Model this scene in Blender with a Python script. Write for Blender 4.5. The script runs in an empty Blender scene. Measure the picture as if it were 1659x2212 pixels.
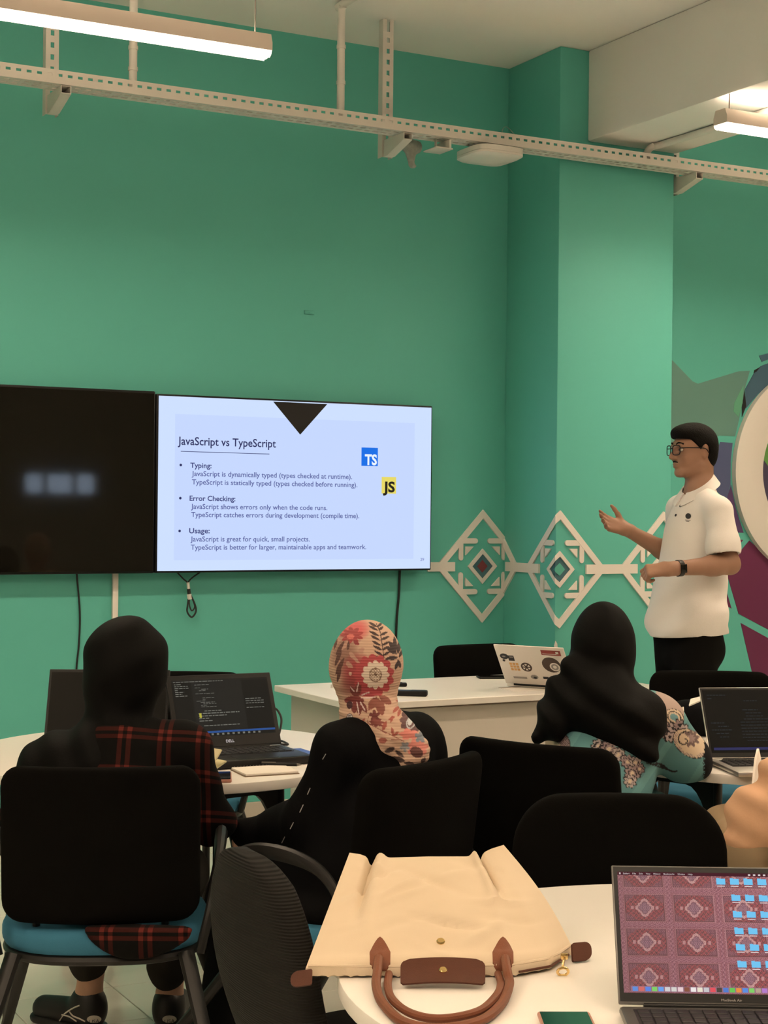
import bpy, bmesh, math, random
import numpy as np
from mathutils import Vector, Matrix

# ------------------------------------------------------------------ camera, world, exposure
SC = bpy.context.scene
COL = SC.collection
FPX, PITCH, ROLL, TH = 3474.0, -.0013, .0099, .4916     # focal length in pixels of the 1659x2212 frame; TH = turn of the room
CAMH, CX, CY = 1.47, 829.5, 1106.0
_cp, _sp, _cr, _sr = math.cos(PITCH), math.sin(PITCH), math.cos(ROLL), math.sin(ROLL)
RC = np.array([[_cr, 0, _sr], [0, 1, 0], [-_sr, 0, _cr]]) @ np.array([[1, 0, 0], [0, _cp, _sp], [0, -_sp, _cp]])
cam_d = bpy.data.cameras.new('camera'); cam = bpy.data.objects.new('camera', cam_d); COL.objects.link(cam)
cam_d.sensor_fit = 'HORIZONTAL'; cam_d.sensor_width = 36.0; cam_d.lens = 36.0 * FPX / 1659.0
cam_d.clip_start = .05; cam_d.clip_end = 100
_m = Matrix.Identity(4)
for _i in range(3):
    _m[_i][0] = RC[0][_i]; _m[_i][1] = RC[2][_i]; _m[_i][2] = -RC[1][_i]
_m.translation = (0, 0, CAMH)
cam.matrix_world = _m
SC.camera = cam
SC.view_settings.view_transform = 'Standard'; SC.view_settings.look = 'None'
SC.view_settings.gamma = 1.0; SC.view_settings.use_curve_mapping = False
SC.view_settings.exposure = 1.25
WORLD = bpy.data.worlds.new('world'); SC.world = WORLD; WORLD.use_nodes = True
_bg = WORLD.node_tree.nodes['Background']; _bg.inputs[0].default_value = (.62, .78, 1, 1); _bg.inputs[1].default_value = 2.6
LAMP_COL, LAMP_POWER = (1.0, .775, .56), 34.0

# ------------------------------------------------------------------ geometry of the place
def ray(u, v):
    r = RC.T @ np.array([(u - CX) / FPX, 1, -(v - CY) / FPX]); return r / r[1]
def P(u, v, d):
    r = ray(u, v) * d; r[2] += CAMH; return r
def Pz(u, v, z):
    r = ray(u, v); return P(u, v, (z - CAMH) / r[2])
TC, TS = math.cos(TH), math.sin(TH)
def toroom(p): return np.array([p[0]*TC + p[1]*TS, -p[0]*TS + p[1]*TC, p[2]])
def toworld(p): return np.array([p[0]*TC - p[1]*TS, p[0]*TS + p[1]*TC, p[2]])
def PY(u, v, Y):                                       # point on a plane parallel to the back wall, in room coordinates
    r = ray(u, v); return toroom(P(u, v, Y / (-r[0]*TS + r[1]*TC)))
def pix(A):                                            # flat measuring coordinates of a print
    A = np.asarray(A, float); q = (A - [0, 0, CAMH]) @ RC.T
    return CX + FPX*q[:, 0]/q[:, 1], CY - FPX*q[:, 2]/q[:, 1]
W, YF, XC, XE, CEIL = 6.94, 6.473, 4.411, 5.108, 3.725  # back wall, pier front, pier left and right sides, ceiling
def nrm(a): a = np.asarray(a, float); return a / np.linalg.norm(a)

# ------------------------------------------------------------------ materials
def lin(c):
    c = np.asarray(c, float) / 255.0
    return np.where(c <= .04045, c / 12.92, ((c + .055) / 1.055) ** 2.4)
def mat(name, rgb=None, rough=.6, metal=0., noise=0., nscale=40., bump=0., bscale=200., emit=0., spec=.5, attr=None, alpha=1., coat=0., lincol=None, trans=0., sheen=0.):
    m = bpy.data.materials.new(name); m.use_nodes = True
    nt = m.node_tree; b = nt.nodes['Principled BSDF']
    c = list(lin(rgb)) if rgb is not None else list(lincol or (.8, .8, .8))
    b.inputs['Base Color'].default_value = (*c, 1); b.inputs['Roughness'].default_value = rough
    b.inputs['Metallic'].default_value = metal; b.inputs['Specular IOR Level'].default_value = spec
    b.inputs['Coat Weight'].default_value = coat; b.inputs['Transmission Weight'].default_value = trans
    b.inputs['Sheen Weight'].default_value = sheen
    src = None
    if attr:
        a = nt.nodes.new('ShaderNodeAttribute'); a.attribute_name = attr; src = a.outputs['Color']
    if noise > 0:
        tc = nt.nodes.new('ShaderNodeTexCoord'); n = nt.nodes.new('ShaderNodeTexNoise'); n.inputs['Scale'].default_value = nscale; n.inputs['Detail'].default_value = 5
        nt.links.new(tc.outputs['Object'], n.inputs['Vector'])
        mr = nt.nodes.new('ShaderNodeMapRange'); mr.inputs[3].default_value = 1 - noise; mr.inputs[4].default_value = 1 + noise
        nt.links.new(n.outputs['Fac'], mr.inputs[0])
        hs = nt.nodes.new('ShaderNodeHueSaturation'); hs.inputs['Color'].default_value = (*c, 1)
        if src: nt.links.new(src, hs.inputs['Color'])
        nt.links.new(mr.outputs[0], hs.inputs['Value']); src = hs.outputs[0]
    if src:
        nt.links.new(src, b.inputs['Base Color'])
    if emit > 0:
        b.inputs['Emission Strength'].default_value = emit; b.inputs['Emission Color'].default_value = (*c, 1)
        if src: nt.links.new(src, b.inputs['Emission Color'])
        b.inputs['Base Color'].default_value = (.01, .01, .01, 1)
        for l in list(nt.links):
            if l.to_socket == b.inputs['Base Color']: nt.links.remove(l)
    if bump > 0:
        tc = nt.nodes.new('ShaderNodeTexCoord'); n = nt.nodes.new('ShaderNodeTexNoise'); n.inputs['Scale'].default_value = bscale
        nt.links.new(tc.outputs['Object'], n.inputs['Vector'])
        bp = nt.nodes.new('ShaderNodeBump'); bp.inputs['Strength'].default_value = bump; bp.inputs['Distance'].default_value = .004
        nt.links.new(n.outputs['Fac'], bp.inputs['Height']); nt.links.new(bp.outputs[0], b.inputs['Normal'])
    m.diffuse_color = (*c, 1)
    return m
def add_wave(m, scale, strength, axis='Z', dist=.003, distort=1.5):
    nt = m.node_tree; b = nt.nodes['Principled BSDF']
    tc = nt.nodes.new('ShaderNodeTexCoord'); w = nt.nodes.new('ShaderNodeTexWave'); w.bands_direction = axis
    w.inputs['Scale'].default_value = scale; w.inputs['Distortion'].default_value = distort; w.inputs['Detail Scale'].default_value = .4
    nt.links.new(tc.outputs['Object'], w.inputs['Vector'])
    bp = nt.nodes.new('ShaderNodeBump'); bp.inputs['Strength'].default_value = strength; bp.inputs['Distance'].default_value = dist
    nt.links.new(w.outputs['Fac'], bp.inputs['Height']); nt.links.new(bp.outputs[0], b.inputs['Normal'])

M = {}
M['wall'] = mat('mint_wall_paint', lincol=(.113, .49, .42), rough=.55, noise=.03, nscale=2.5, bump=.05, bscale=60, spec=.35)
M['white_wall'] = mat('white_wall_paint', lincol=(.40, .385, .35), rough=.8, noise=.03, nscale=3)
M['ceiling'] = mat('ceiling_paint', lincol=(.86, .84, .80), rough=.9, noise=.04, nscale=2)
M['board'] = mat('white_cut_board', lincol=(.74, .70, .66), rough=.5)
M['tile'] = mat('glazed_floor_tile', lincol=(.72, .70, .62), rough=.13, noise=.05, nscale=6, spec=.55)
M['grout'] = mat('floor_grout', lincol=(.33, .32, .28), rough=.8)
M['skirt'] = mat('skirting_tile', lincol=(.60, .55, .47), rough=.3, noise=.05, nscale=9)
M['white_metal'] = mat('white_enamelled_steel', lincol=(.68, .65, .60), rough=.45)
M['pvc'] = mat('white_plastic_conduit', lincol=(.72, .70, .65), rough=.4)
M['grey_plug'] = mat('grey_foam', lincol=(.32, .36, .33), rough=.9, noise=.3, nscale=60)
M['black_plastic'] = mat('black_plastic', lincol=(.007, .007, .007), rough=.4, spec=.25)
M['black_frame'] = mat('black_powder_coat', lincol=(.010, .0095, .009), rough=.42, spec=.35)
M['gloss_screen'] = mat('dark_glossy_screen', lincol=(.0075, .007, .0055), rough=.045, spec=.4)
M['matte_screen'] = mat('dark_matte_screen', lincol=(.006, .0058, .005), rough=.55, spec=.15)
M['cable'] = mat('black_cable', lincol=(.01, .01, .01), rough=.5)
M['fabric_black'] = mat('black_chair_fabric', lincol=(.0030, .0027, .0022), rough=.95, spec=.06, bump=.25, bscale=500)
M['fabric_blue'] = mat('blue_seat_fabric', lincol=(.040, .165, .265), rough=.9, spec=.2, bump=.2, bscale=600)
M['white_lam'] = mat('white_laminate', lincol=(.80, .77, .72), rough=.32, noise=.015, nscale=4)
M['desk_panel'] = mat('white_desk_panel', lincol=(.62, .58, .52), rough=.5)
M['skin'] = mat('skin', lincol=(.33, .18, .118), rough=.5, noise=.06, nscale=30, spec=.35)
M['skin_fair'] = mat('fair_skin', lincol=(.52, .31, .21), rough=.5, noise=.06, nscale=30, spec=.35)
M['hair'] = mat('black_hair', lincol=(.004, .0035, .003), rough=.8, spec=.15, bump=.6, bscale=160)
M['polo'] = mat('white_polo_knit', lincol=(.78, .75, .72), rough=.9, spec=.2, bump=.12, bscale=300)
M['trousers'] = mat('black_trousers', lincol=(.0035, .0033, .003), rough=.9, spec=.1)
M['hijab_black'] = mat('black_scarf_cloth', lincol=(.0034, .0033, .0031), rough=.72, spec=.10, bump=.1, bscale=200)
M['abaya'] = mat('black_robe_cloth', lincol=(.0030, .0030, .0034), rough=.8, spec=.06, bump=.1, bscale=200)
M['floral'] = mat('floral_pleated_cloth', attr='Col', rough=.7, spec=.3); add_wave(M['floral'], 46, .28, 'Z', .0025, 1.4)
M['paisley'] = mat('teal_paisley_cloth', attr='Col', rough=.8, spec=.2)
M['beige_shirt'] = mat('beige_shirt_cloth', lincol=(.66, .40, .25), rough=.85, spec=.2, bump=.1, bscale=200)
M['beige_trousers'] = mat('stone_trousers_cloth', lincol=(.40, .29, .18), rough=.9, spec=.2)
M['grey_pants'] = mat('charcoal_trousers', lincol=(.028, .026, .022), rough=.95, spec=.1)
M['shoe'] = mat('black_shoe', lincol=(.008, .008, .008), rough=.5)
M['shoe_white'] = mat('white_shoe_trim', lincol=(.62, .58, .5), rough=.5)
M['canvas'] = mat('beige_bag_canvas', lincol=(.63, .515, .37), rough=.62, spec=.3, noise=.03, nscale=12, bump=.08, bscale=900)
M['leather'] = mat('brown_leather', lincol=(.185, .064, .032), rough=.5, spec=.25, noise=.1, nscale=60, bump=.15, bscale=600)
M['leather_dark'] = mat('dark_brown_leather', lincol=(.085, .030, .017), rough=.55, spec=.2, noise=.1, nscale=60, bump=.15, bscale=600)
M['gold'] = mat('polished_gold', lincol=(.85, .62, .28), rough=.22, metal=1.)
M['alu'] = mat('silver_aluminium', lincol=(.62, .60, .56), rough=.35, metal=.8)
M['grey_alu'] = mat('space_grey_aluminium', lincol=(.16, .155, .15), rough=.4, metal=.7)
M['white_shell'] = mat('white_laptop_shell', lincol=(.78, .73, .68), rough=.35)
M['key'] = mat('black_keycap', lincol=(.012, .012, .013), rough=.5)
M['paper'] = mat('white_paper', lincol=(.78, .73, .66), rough=.9)
M['cream'] = mat('cream_paper', lincol=(.80, .72, .44), rough=.9)
M['kraft'] = mat('brown_card', lincol=(.30, .22, .15), rough=.9)
M['pink'] = mat('rose_phone_shell', lincol=(.55, .26, .20), rough=.35, metal=.3)
M['blue_card'] = mat('blue_card', lincol=(.06, .13, .42), rough=.6)
M['green_glass'] = mat('dark_green_phone_glass', lincol=(.006, .035, .022), rough=.12)
M['green_reflection'] = mat('painted_phone_reflection', lincol=(.010, .060, .036), rough=.12)  # second green of the phone glass, a reflection painted as colour
M['glass'] = mat('window_glass', lincol=(1, 1, 1), rough=.0, trans=1., spec=.5)
M['lens'] = mat('clear_lens', lincol=(1, 1, 1), rough=.0, trans=1., spec=.5)
M['lens'].node_tree.nodes['Principled BSDF'].inputs['IOR'].default_value = 1.06
M['diffuser'] = mat('lit_lamp_side_cover', lincol=LAMP_COL, emit=LAMP_POWER*.05)
M['led'] = mat('lit_lamp_strip', lincol=LAMP_COL, emit=LAMP_POWER*2.0)
M['ceiling_fill'] = mat('added_ceiling_fill_strip', lincol=LAMP_COL, emit=LAMP_POWER*.55)  # glow added on the lamp tops to brighten the ceiling
M['lamp_shell'] = mat('lamp_housing', lincol=(.72, .62, .55), rough=.4)
M['wire'] = mat('steel_wire', lincol=(.2, .18, .16), rough=.5, metal=.5)
SCR = 2.0 ** -SC.view_settings.exposure                 # screens keep their own brightness whatever the exposure
def scr(name, rgb, e=1.): return mat(name, rgb, emit=e*SCR, rough=.5, spec=.02)
M['slide'] = scr('lit_slide_background', (206, 224, 255), 1.0)
M['slide_inner'] = scr('lit_slide_panel', (198, 216, 255), 1.)
M['slide_dark'] = mat('slide_black', lincol=(.006, .006, .007), rough=.4)
M['slide_title'] = scr('slide_title_ink', (46, 50, 96), 1.)
M['slide_head'] = scr('slide_heading_ink', (72, 78, 130), 1.)
M['slide_text'] = scr('slide_text_ink', (92, 100, 158), 1.)
M['slide_num'] = scr('slide_number_ink', (128, 136, 196), 1.)
M['slide_blue'] = scr('slide_blue', (22, 112, 232), 1.)
M['slide_yellow'] = scr('slide_yellow', (232, 218, 104), 1.)
M['slide_white'] = scr('slide_white', (235, 245, 255), 1.)
M['slide_rule'] = scr('slide_rule', (70, 76, 120), 1.)
M['code_bg'] = scr('code_editor_dark', (34, 33, 30), 1.)
M['code_bg2'] = scr('code_editor_darker', (26, 25, 22), 1.)
M['code_txt'] = scr('code_editor_text', (112, 112, 104), 1.)
M['code_hi'] = scr('code_editor_highlight', (176, 168, 62), 1.)
M['code_blue'] = scr('code_editor_status_bar', (42, 78, 138), 1.)
M['code_blue2'] = scr('code_editor_dim_status_bar', (42, 44, 84), 1.)
M['code_black'] = scr('code_editor_black', (15, 13, 10), 1.)
M['code_dim'] = scr('code_editor_dim_text', (44, 48, 50), 1.)
M['folder'] = scr('folder_icon_blue', (112, 196, 240), 1.)
M['scr_white'] = scr('screen_white', (225, 215, 215), 1.)
M['rugs'] = mat('rug_wallpaper', attr='Col', emit=SCR)
M['menu'] = scr('menu_bar', (66, 18, 34), 1.)
M['dock'] = scr('dock_bar', (150, 110, 128), 1.)
M['logo_white'] = mat('printed_logo_grey', lincol=(.35, .34, .33), rough=.5)
M['print_black'] = mat('black_print', lincol=(.012, .012, .014), rough=.6)
M['eye_white'] = mat('eye_white', lincol=(.7, .66, .6), rough=.2)
def stripes_plaid():
    m = mat('black_red_plaid_flannel', rough=.95, spec=.15); nt = m.node_tree; b = nt.nodes['Principled BSDF']
    tc = nt.nodes.new('ShaderNodeTexCoord'); sp = nt.nodes.new('ShaderNodeSeparateXYZ'); nt.links.new(tc.outputs['Object'], sp.inputs[0])
    def mth(op, a, b_=None):
        n = nt.nodes.new('ShaderNodeMath'); n.operation = op
        for i, x in enumerate((a, b_)):
            if x is None: continue
            if isinstance(x, (int, float)): n.inputs[i].default_value = x
            else: nt.links.new(x, n.inputs[i])
        return n.outputs[0]
    def pair(x, per, off, wd, gap):
        f = mth('FRACT', mth('DIVIDE', mth('ADD', x, off), per))
        d = mth('ABSOLUTE', mth('SUBTRACT', mth('ABSOLUTE', mth('SUBTRACT', f, .5)), gap))
        return mth('LESS_THAN', d, wd)
    a = pair(sp.outputs[0], .0905, .0135 + .905, .062, .115)
    c = pair(mth('ADD', sp.outputs[2], mth('MULTIPLY', sp.outputs[1], .25)), .098, .905, .055, .10)
    s = mth('ADD', a, c)
    cr = nt.nodes.new('ShaderNodeValToRGB'); cr.color_ramp.interpolation = 'CONSTANT'
    e = cr.color_ramp.elements; e[0].position = 0; e[0].color = (.0035, .0033, .003, 1); e[1].position = .3; e[1].color = (.034, .0075, .006, 1)
    n = cr.color_ramp.elements.new(.8); n.color = (.115, .019, .015, 1)
    nt.links.new(mth('DIVIDE', s, 2.0), cr.inputs[0]); nt.links.new(cr.outputs[0], b.inputs['Base Color'])
    return m
M['plaid'] = stripes_plaid()

# ------------------------------------------------------------------ object helpers
ROOTS = {}
def tag(o, label, cat, group=None):
    o['label'] = label; o['category'] = cat
    if group: o['group'] = group
    return o
def thing(name, label, cat, loc=(0, 0, 0), rz=0., group=None):
    o = bpy.data.objects.new(name, None); COL.objects.link(o); o.empty_display_size = .1
    o.location = loc; o.rotation_euler = (0, 0, rz); tag(o, label, cat, group)
    ROOTS[o] = Matrix.Translation(Vector(loc)) @ Matrix.Rotation(rz, 4, 'Z')
    return o
def rthing(name, label, cat, loc, group=None):          # a thing placed in room coordinates
    return thing(name, label, cat, tuple(toworld(loc)), TH, group)
def loc_of(root, pts):                                  # world points -> coordinates of the thing
    Mi = np.array(ROOTS[root].inverted()); pts = np.asarray(pts, float).reshape(-1, 3)
    return pts @ Mi[:3, :3].T + Mi[:3, 3]
class MB:
    def __init__(s): s.v = []; s.f = []; s.m = []; s.n = 0
    def add(s, v, f, mi=0):
        v = np.asarray(v, float).reshape(-1, 3); s.v.append(v)
        s.f += [tuple(int(i) + s.n for i in q) for q in f]; s.m += [mi] * len(f); s.n += len(v); return s
    def bm(s, b, R=None, T=None, mi=0):
        b.verts.index_update(); v = np.array([tuple(x.co) for x in b.verts])
        if R is not None: v = v @ np.asarray(R).T
        if T is not None: v = v + np.asarray(T)
        s.add(v, [[x.index for x in q.verts] for q in b.faces], mi); b.free(); return s
    def box(s, c, size, r=0., seg=2, R=None, mi=0):
        b = bmesh.new(); bmesh.ops.create_cube(b, size=1)
        for x in b.verts: x.co = Vector((x.co.x*size[0], x.co.y*size[1], x.co.z*size[2]))
        if r > 0: bmesh.ops.bevel(b, geom=b.edges[:], offset=min(r, .49*min(size)), segments=seg, affect='EDGES', profile=.5)
        return s.bm(b, R, c, mi)
    def tube(s, path, r, n=8, cap=True, mi=0):
        p = np.asarray(path, float); k = len(p); rr = np.broadcast_to(np.asarray(r, float), (k,)) if np.ndim(r) < 2 else np.asarray(r)
        t = np.gradient(p, axis=0); t /= np.linalg.norm(t, axis=1)[:, None] + 1e-12
        up = np.array([0, 0, 1.]) if abs(t[0][2]) < .9 else np.array([1., 0, 0])
        a = np.cross(up, t[0]); a /= np.linalg.norm(a); V = []
        for i in range(k):
            a = a - t[i] * (a @ t[i]); a /= np.linalg.norm(a); b = np.cross(t[i], a)
            an = np.arange(n) * 2*math.pi/n
            ra, rb = (rr[i], rr[i]) if np.ndim(rr[i]) == 0 else rr[i]
            V.append(p[i] + ra*np.cos(an)[:, None]*a + rb*np.sin(an)[:, None]*b)
        F = [(i*n+j, i*n+(j+1) % n, (i+1)*n+(j+1) % n, (i+1)*n+j) for i in range(k-1) for j in range(n)]
        if cap: F += [tuple(range(n-1, -1, -1)), tuple((k-1)*n + j for j in range(n))]
        return s.add(np.concatenate(V), F, mi)
    def cyl(s, a, b, r, n=16, mi=0): return s.tube([a, b], r, n, True, mi)
    def prism(s, poly, fn, mi=0, t0=0., t1=1.):
        n = len(poly); V = [fn(a, b, t0) for a, b in poly] + [fn(a, b, t1) for a, b in poly]
        F = [tuple(range(n-1, -1, -1)), tuple(range(n, 2*n))] + [(i, (i+1) % n, n+(i+1) % n, n+i) for i in range(n)]
        return s.add(V, F, mi)
    def grid(s, fn, nu, nv, mi=0, closed_u=False):
        V = [fn(i/(nu - (0 if closed_u else 1)), j/(nv-1)) for j in range(nv) for i in range(nu)]
        F = [(j*nu+i, j*nu+(i+1) % nu, (j+1)*nu+(i+1) % nu, (j+1)*nu+i) for j in range(nv-1) for i in range(nu if closed_u else nu-1)]
        return s.add(V, F, mi)
    def lathe(s, prof, c=(0, 0, 0), n=24, R=None, mi=0):
        V = []
        for r, z in prof:
            an = np.arange(n)*2*math.pi/n; V.append(np.c_[r*np.cos(an), r*np.sin(an), np.full(n, z)])
        V = np.concatenate(V)
        if R is not None: V = V @ np.asarray(R).T
        k = len(prof); F = [(i*n+j, i*n+(j+1) % n, (i+1)*n+(j+1) % n, (i+1)*n+j) for i in range(k-1) for j in range(n)]
        F += [tuple(range(n-1, -1, -1)), tuple((k-1)*n+j for j in range(n))]
        return s.add(V + np.asarray(c), F, mi)
    def build(s, name, m, parent=None, world=False, ang=35, kind=None, label=None, col=None, flip=False):
        V = np.concatenate(s.v)
        if world and parent is not None: V = loc_of(top(parent), V)
        return mesh_obj(name, V, s.f, m, parent, ang, kind, label, col, s.m)
def top(o):
    while o.parent: o = o.parent
    return o
def mesh_obj(name, V, F, m, parent=None, ang=35, kind=None, label=None, col=None, mi=None, fixn=True):
    me = bpy.data.meshes.new(name); me.from_pydata([tuple(x) for x in np.asarray(V).tolist()], [], [list(map(int, q)) for q in F]); me.validate()
    if fixn:
        b = bmesh.new(); b.from_mesh(me); bmesh.ops.recalc_face_normals(b, faces=b.faces[:]); b.to_mesh(me); b.free()
    for x in (m if isinstance(m, (list, tuple)) else [m]): me.materials.append(x)
    if mi is not None and len(mi) == len(me.polygons): me.polygons.foreach_set('material_index', mi)
    me.shade_smooth(); me.set_sharp_from_angle(angle=math.radians(ang))
    if col is not None:
        at = me.color_attributes.new('Col', 'FLOAT_COLOR', 'POINT'); c4 = np.ones((len(me.vertices), 4), np.float32); c4[:, :3] = col; at.data.foreach_set('color', c4.ravel())
    o = bpy.data.objects.new(name, me); COL.objects.link(o)
    if parent is not None: o.parent = parent
    if kind: o['kind'] = kind
    if label: o['label'] = label
    return o
def struct(name, mb, m, ang=35, room=True):
    V = np.concatenate(mb.v); c = V.mean(0); c[2] = V[:, 2].min()
    o = mesh_obj(name, V - c, mb.f, m, None, ang, 'structure', mi=mb.m)
    if room: o.location = tuple(toworld(c)); o.rotation_euler.z = TH; ROOTS[o] = Matrix.Translation(o.location) @ Matrix.Rotation(TH, 4, 'Z')
    else: o.location = tuple(c); ROOTS[o] = Matrix.Translation(o.location)
    o['base'] = tuple(float(x) for x in c)
    return o
def dup(root, loc, rz, label=None, group=None):
    r = root.copy(); COL.objects.link(r); r.location = loc; r.rotation_euler = (0, 0, rz)
    ROOTS[r] = Matrix.Translation(Vector(loc)) @ Matrix.Rotation(rz, 4, 'Z')
    if label: r['label'] = label
    if group: r['group'] = group
    for ch in list(root.children):
        c = ch.copy(); COL.objects.link(c); c.parent = r
        for g in list(ch.children):
            d = g.copy(); COL.objects.link(d); d.parent = c
    return r
def text_mesh(body, bold=0.):
    cu = bpy.data.curves.new('txt', 'FONT'); cu.body = body; cu.resolution_u = 3; cu.offset = bold
    o = bpy.data.objects.new('txt', cu); COL.objects.link(o); bpy.context.view_layer.update()
    me = bpy.data.meshes.new_from_object(o.evaluated_get(bpy.context.evaluated_depsgraph_get()))
    V = np.zeros(len(me.vertices)*3); me.vertices.foreach_get('co', V); V = V.reshape(-1, 3)[:, :2]
    F = [tuple(p.vertices) for p in me.polygons]
    bpy.data.objects.remove(o); bpy.data.curves.remove(cu); bpy.data.meshes.remove(me)
    return V, F
def put_text(name, body, org, xdir, ydir, width, cap, m, parent, world=True, center=False, bold=0.):
    V, F = text_mesh(body, bold); x0, x1 = V[:, 0].min(), V[:, 0].max()
    X = (V[:, 0]-x0)/(x1-x0)*width; Yv = V[:, 1]/.69*cap
    if center: X = X - width/2
    A = np.asarray(org) + X[:, None]*np.asarray(xdir) + Yv[:, None]*np.asarray(ydir)
    if world: A = loc_of(top(parent), A)
    return mesh_obj(name, A, F, m, parent, fixn=False)
def smooth_path(pts, n=8):
    p = np.asarray(pts, float); q = np.vstack([2*p[0]-p[1], p, 2*p[-1]-p[-2]]); out = []
    for i in range(1, len(q)-2):
        for k in range(n):
            t = k/n; a, b, c, d = q[i-1], q[i], q[i+1], q[i+2]
            out.append(.5*((2*b)+(-a+c)*t+(2*a-5*b+4*c-d)*t*t+(-a+3*b-3*c+d)*t**3))
    out.append(p[-1]); return np.array(out)

# ------------------------------------------------------------------ organic surfaces: blended distance field -> surface nets
def C(a, b, ra, rb=None, k=.02): return ('c', np.asarray(a, float), np.asarray(b, float), ra, ra if rb is None else rb, k)
def El(c, r, k=.02, R=None): return ('e', np.asarray(c, float), np.asarray(r, float), k, R)
def Sub(p): return ('-', p)
def Fn(fn): return ('f', fn)
def prim_box(p):
    if p[0] == 'c':
        r = max(p[3], p[4]); return np.minimum(p[1], p[2])-r, np.maximum(p[1], p[2])+r
    r = np.full(3, p[2].max()) if p[4] is not None else p[2]
    return p[1]-r, p[1]+r
def prim_eval(p, X, Y, Z):
    if p[0] == 'c':
        a, b, ra, rb = p[1:5]; d = b-a; L = d @ d + 1e-12
        t = np.clip(((X-a[0])*d[0]+(Y-a[1])*d[1]+(Z-a[2])*d[2])/L, 0, 1)
        return np.sqrt((X-a[0]-t*d[0])**2+(Y-a[1]-t*d[1])**2+(Z-a[2]-t*d[2])**2)-(ra+t*(rb-ra))
    c, r, R = p[1], p[2], p[4]; x, y, z = X-c[0], Y-c[1], Z-c[2]
    if R is not None:
        R = np.asarray(R); x, y, z = (R[0][0]*x+R[0][1]*y+R[0][2]*z, R[1][0]*x+R[1][1]*y+R[1][2]*z, R[2][0]*x+R[2][1]*y+R[2][2]*z)
    k0 = np.sqrt((x/r[0])**2+(y/r[1])**2+(z/r[2])**2); k1 = np.sqrt((x/r[0]**2)**2+(y/r[1]**2)**2+(z/r[2]**2)**2)+1e-9
    return k0*(k0-1)/k1
def sdf(prims, h):
    pos = [p for p in prims if p[0] in 'ce']
    lo = np.min([prim_box(p)[0] for p in pos], 0)-4*h-.012; hi = np.max([prim_box(p)[1] for p in pos], 0)+4*h+.012
    N = np.ceil((hi-lo)/h).astype(int)+1
    ax = [(lo[i]+h*np.arange(N[i])).astype(np.float32) for i in range(3)]
    F = np.full(N, .15, np.float32)
    for p in prims:
        if p[0] == 'f':
            F = p[1](F, ax[0][:, None, None], ax[1][None, :, None], ax[2][None, None, :]).astype(np.float32); continue
        q = p[1] if p[0] == '-' else p
        a, b = prim_box(q); k = q[5] if q[0] == 'c' else q[3]; mg = .07
        i0 = np.clip(np.floor((a-mg-lo)/h).astype(int), 0, N-1); i1 = np.clip(np.ceil((b+mg-lo)/h).astype(int)+1, 1, N)
        sl = tuple(slice(i0[i], i1[i]) for i in range(3))
        d = prim_eval(q, ax[0][sl[0]][:, None, None], ax[1][sl[1]][None, :, None], ax[2][sl[2]][None, None, :]).astype(np.float32)
        A = F[sl]
        if p[0] == '-':
            hh = np.maximum(k-np.abs(A+d), 0)/k; F[sl] = np.maximum(A, -d)+hh*hh*k/4
        else:
            hh = np.maximum(k-np.abs(A-d), 0)/k; F[sl] = np.minimum(A, d)-hh*hh*k/4
    S = F < 0; n0, n1, n2 = N
    act = np.zeros((n0-1, n1-1, n2-1), bool); al = np.ones_like(act)
    for i in (0, 1):
        for j in (0, 1):
            for k in (0, 1):
                c = S[i:n0-1+i, j:n1-1+j, k:n2-1+k]; act |= c; al &= c
    act &= ~al; idx = np.argwhere(act); num = np.full(act.shape, -1, np.int64); num[act] = np.arange(len(idx))
    acc = np.zeros((len(idx), 3)); cnt = np.zeros(len(idx))
    cs = [np.array(c) for c in ((0, 0, 0), (1, 0, 0), (0, 1, 0), (1, 1, 0), (0, 0, 1), (1, 0, 1), (0, 1, 1), (1, 1, 1))]
    vals = [F[tuple((idx+c).T)] for c in cs]
    for a, b in ((0, 1), (2, 3), (4, 5), (6, 7), (0, 2), (1, 3), (4, 6), (5, 7), (0, 4), (1, 5), (2, 6), (3, 7)):
        va, vb = vals[a], vals[b]; m = (va < 0) != (vb < 0); t = np.where(m, va/(va-vb+1e-12), 0)
        acc[m] += (cs[a]+t[:, None]*(cs[b]-cs[a]))[m]; cnt[m] += 1
    V = lo+h*(idx+acc/cnt[:, None]); Q = []
    for axx in range(3):
        o1, o2 = [(1, 2), (2, 0), (0, 1)][axx]
        s0 = S; s1 = np.roll(S, -1, axx); e = np.argwhere(s0 != s1)
        e = e[(e[:, axx] < N[axx]-1) & (e[:, o1] > 0) & (e[:, o2] > 0) & (e[:, o1] < N[o1]-1) & (e[:, o2] < N[o2]-1)]
        d1 = np.zeros(3, int); d1[o1] = 1; d2 = np.zeros(3, int); d2[o2] = 1
        q = np.stack([num[tuple((e-d1-d2).T)], num[tuple((e-d2).T)], num[tuple(e.T)], num[tuple((e-d1).T)]], 1)
        fl = ~s0[tuple(e.T)]; q[fl] = q[fl][:, ::-1]; Q.append(q)
    Q = np.concatenate(Q); Q = Q[(Q >= 0).all(1)]
    return V, Q
def relax(V, Q, n=2, lam=.5):
    E = np.concatenate([Q[:, [i, (i+1) % 4]] for i in range(4)])
    for _ in range(n):
        A = np.zeros_like(V); c = np.zeros(len(V))
        np.add.at(A, E[:, 0], V[E[:, 1]]); np.add.at(A, E[:, 1], V[E[:, 0]]); np.add.at(c, E[:, 0], 1); np.add.at(c, E[:, 1], 1)
        V = V + lam*(A/np.maximum(c, 1)[:, None]-V)
    return V
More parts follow.
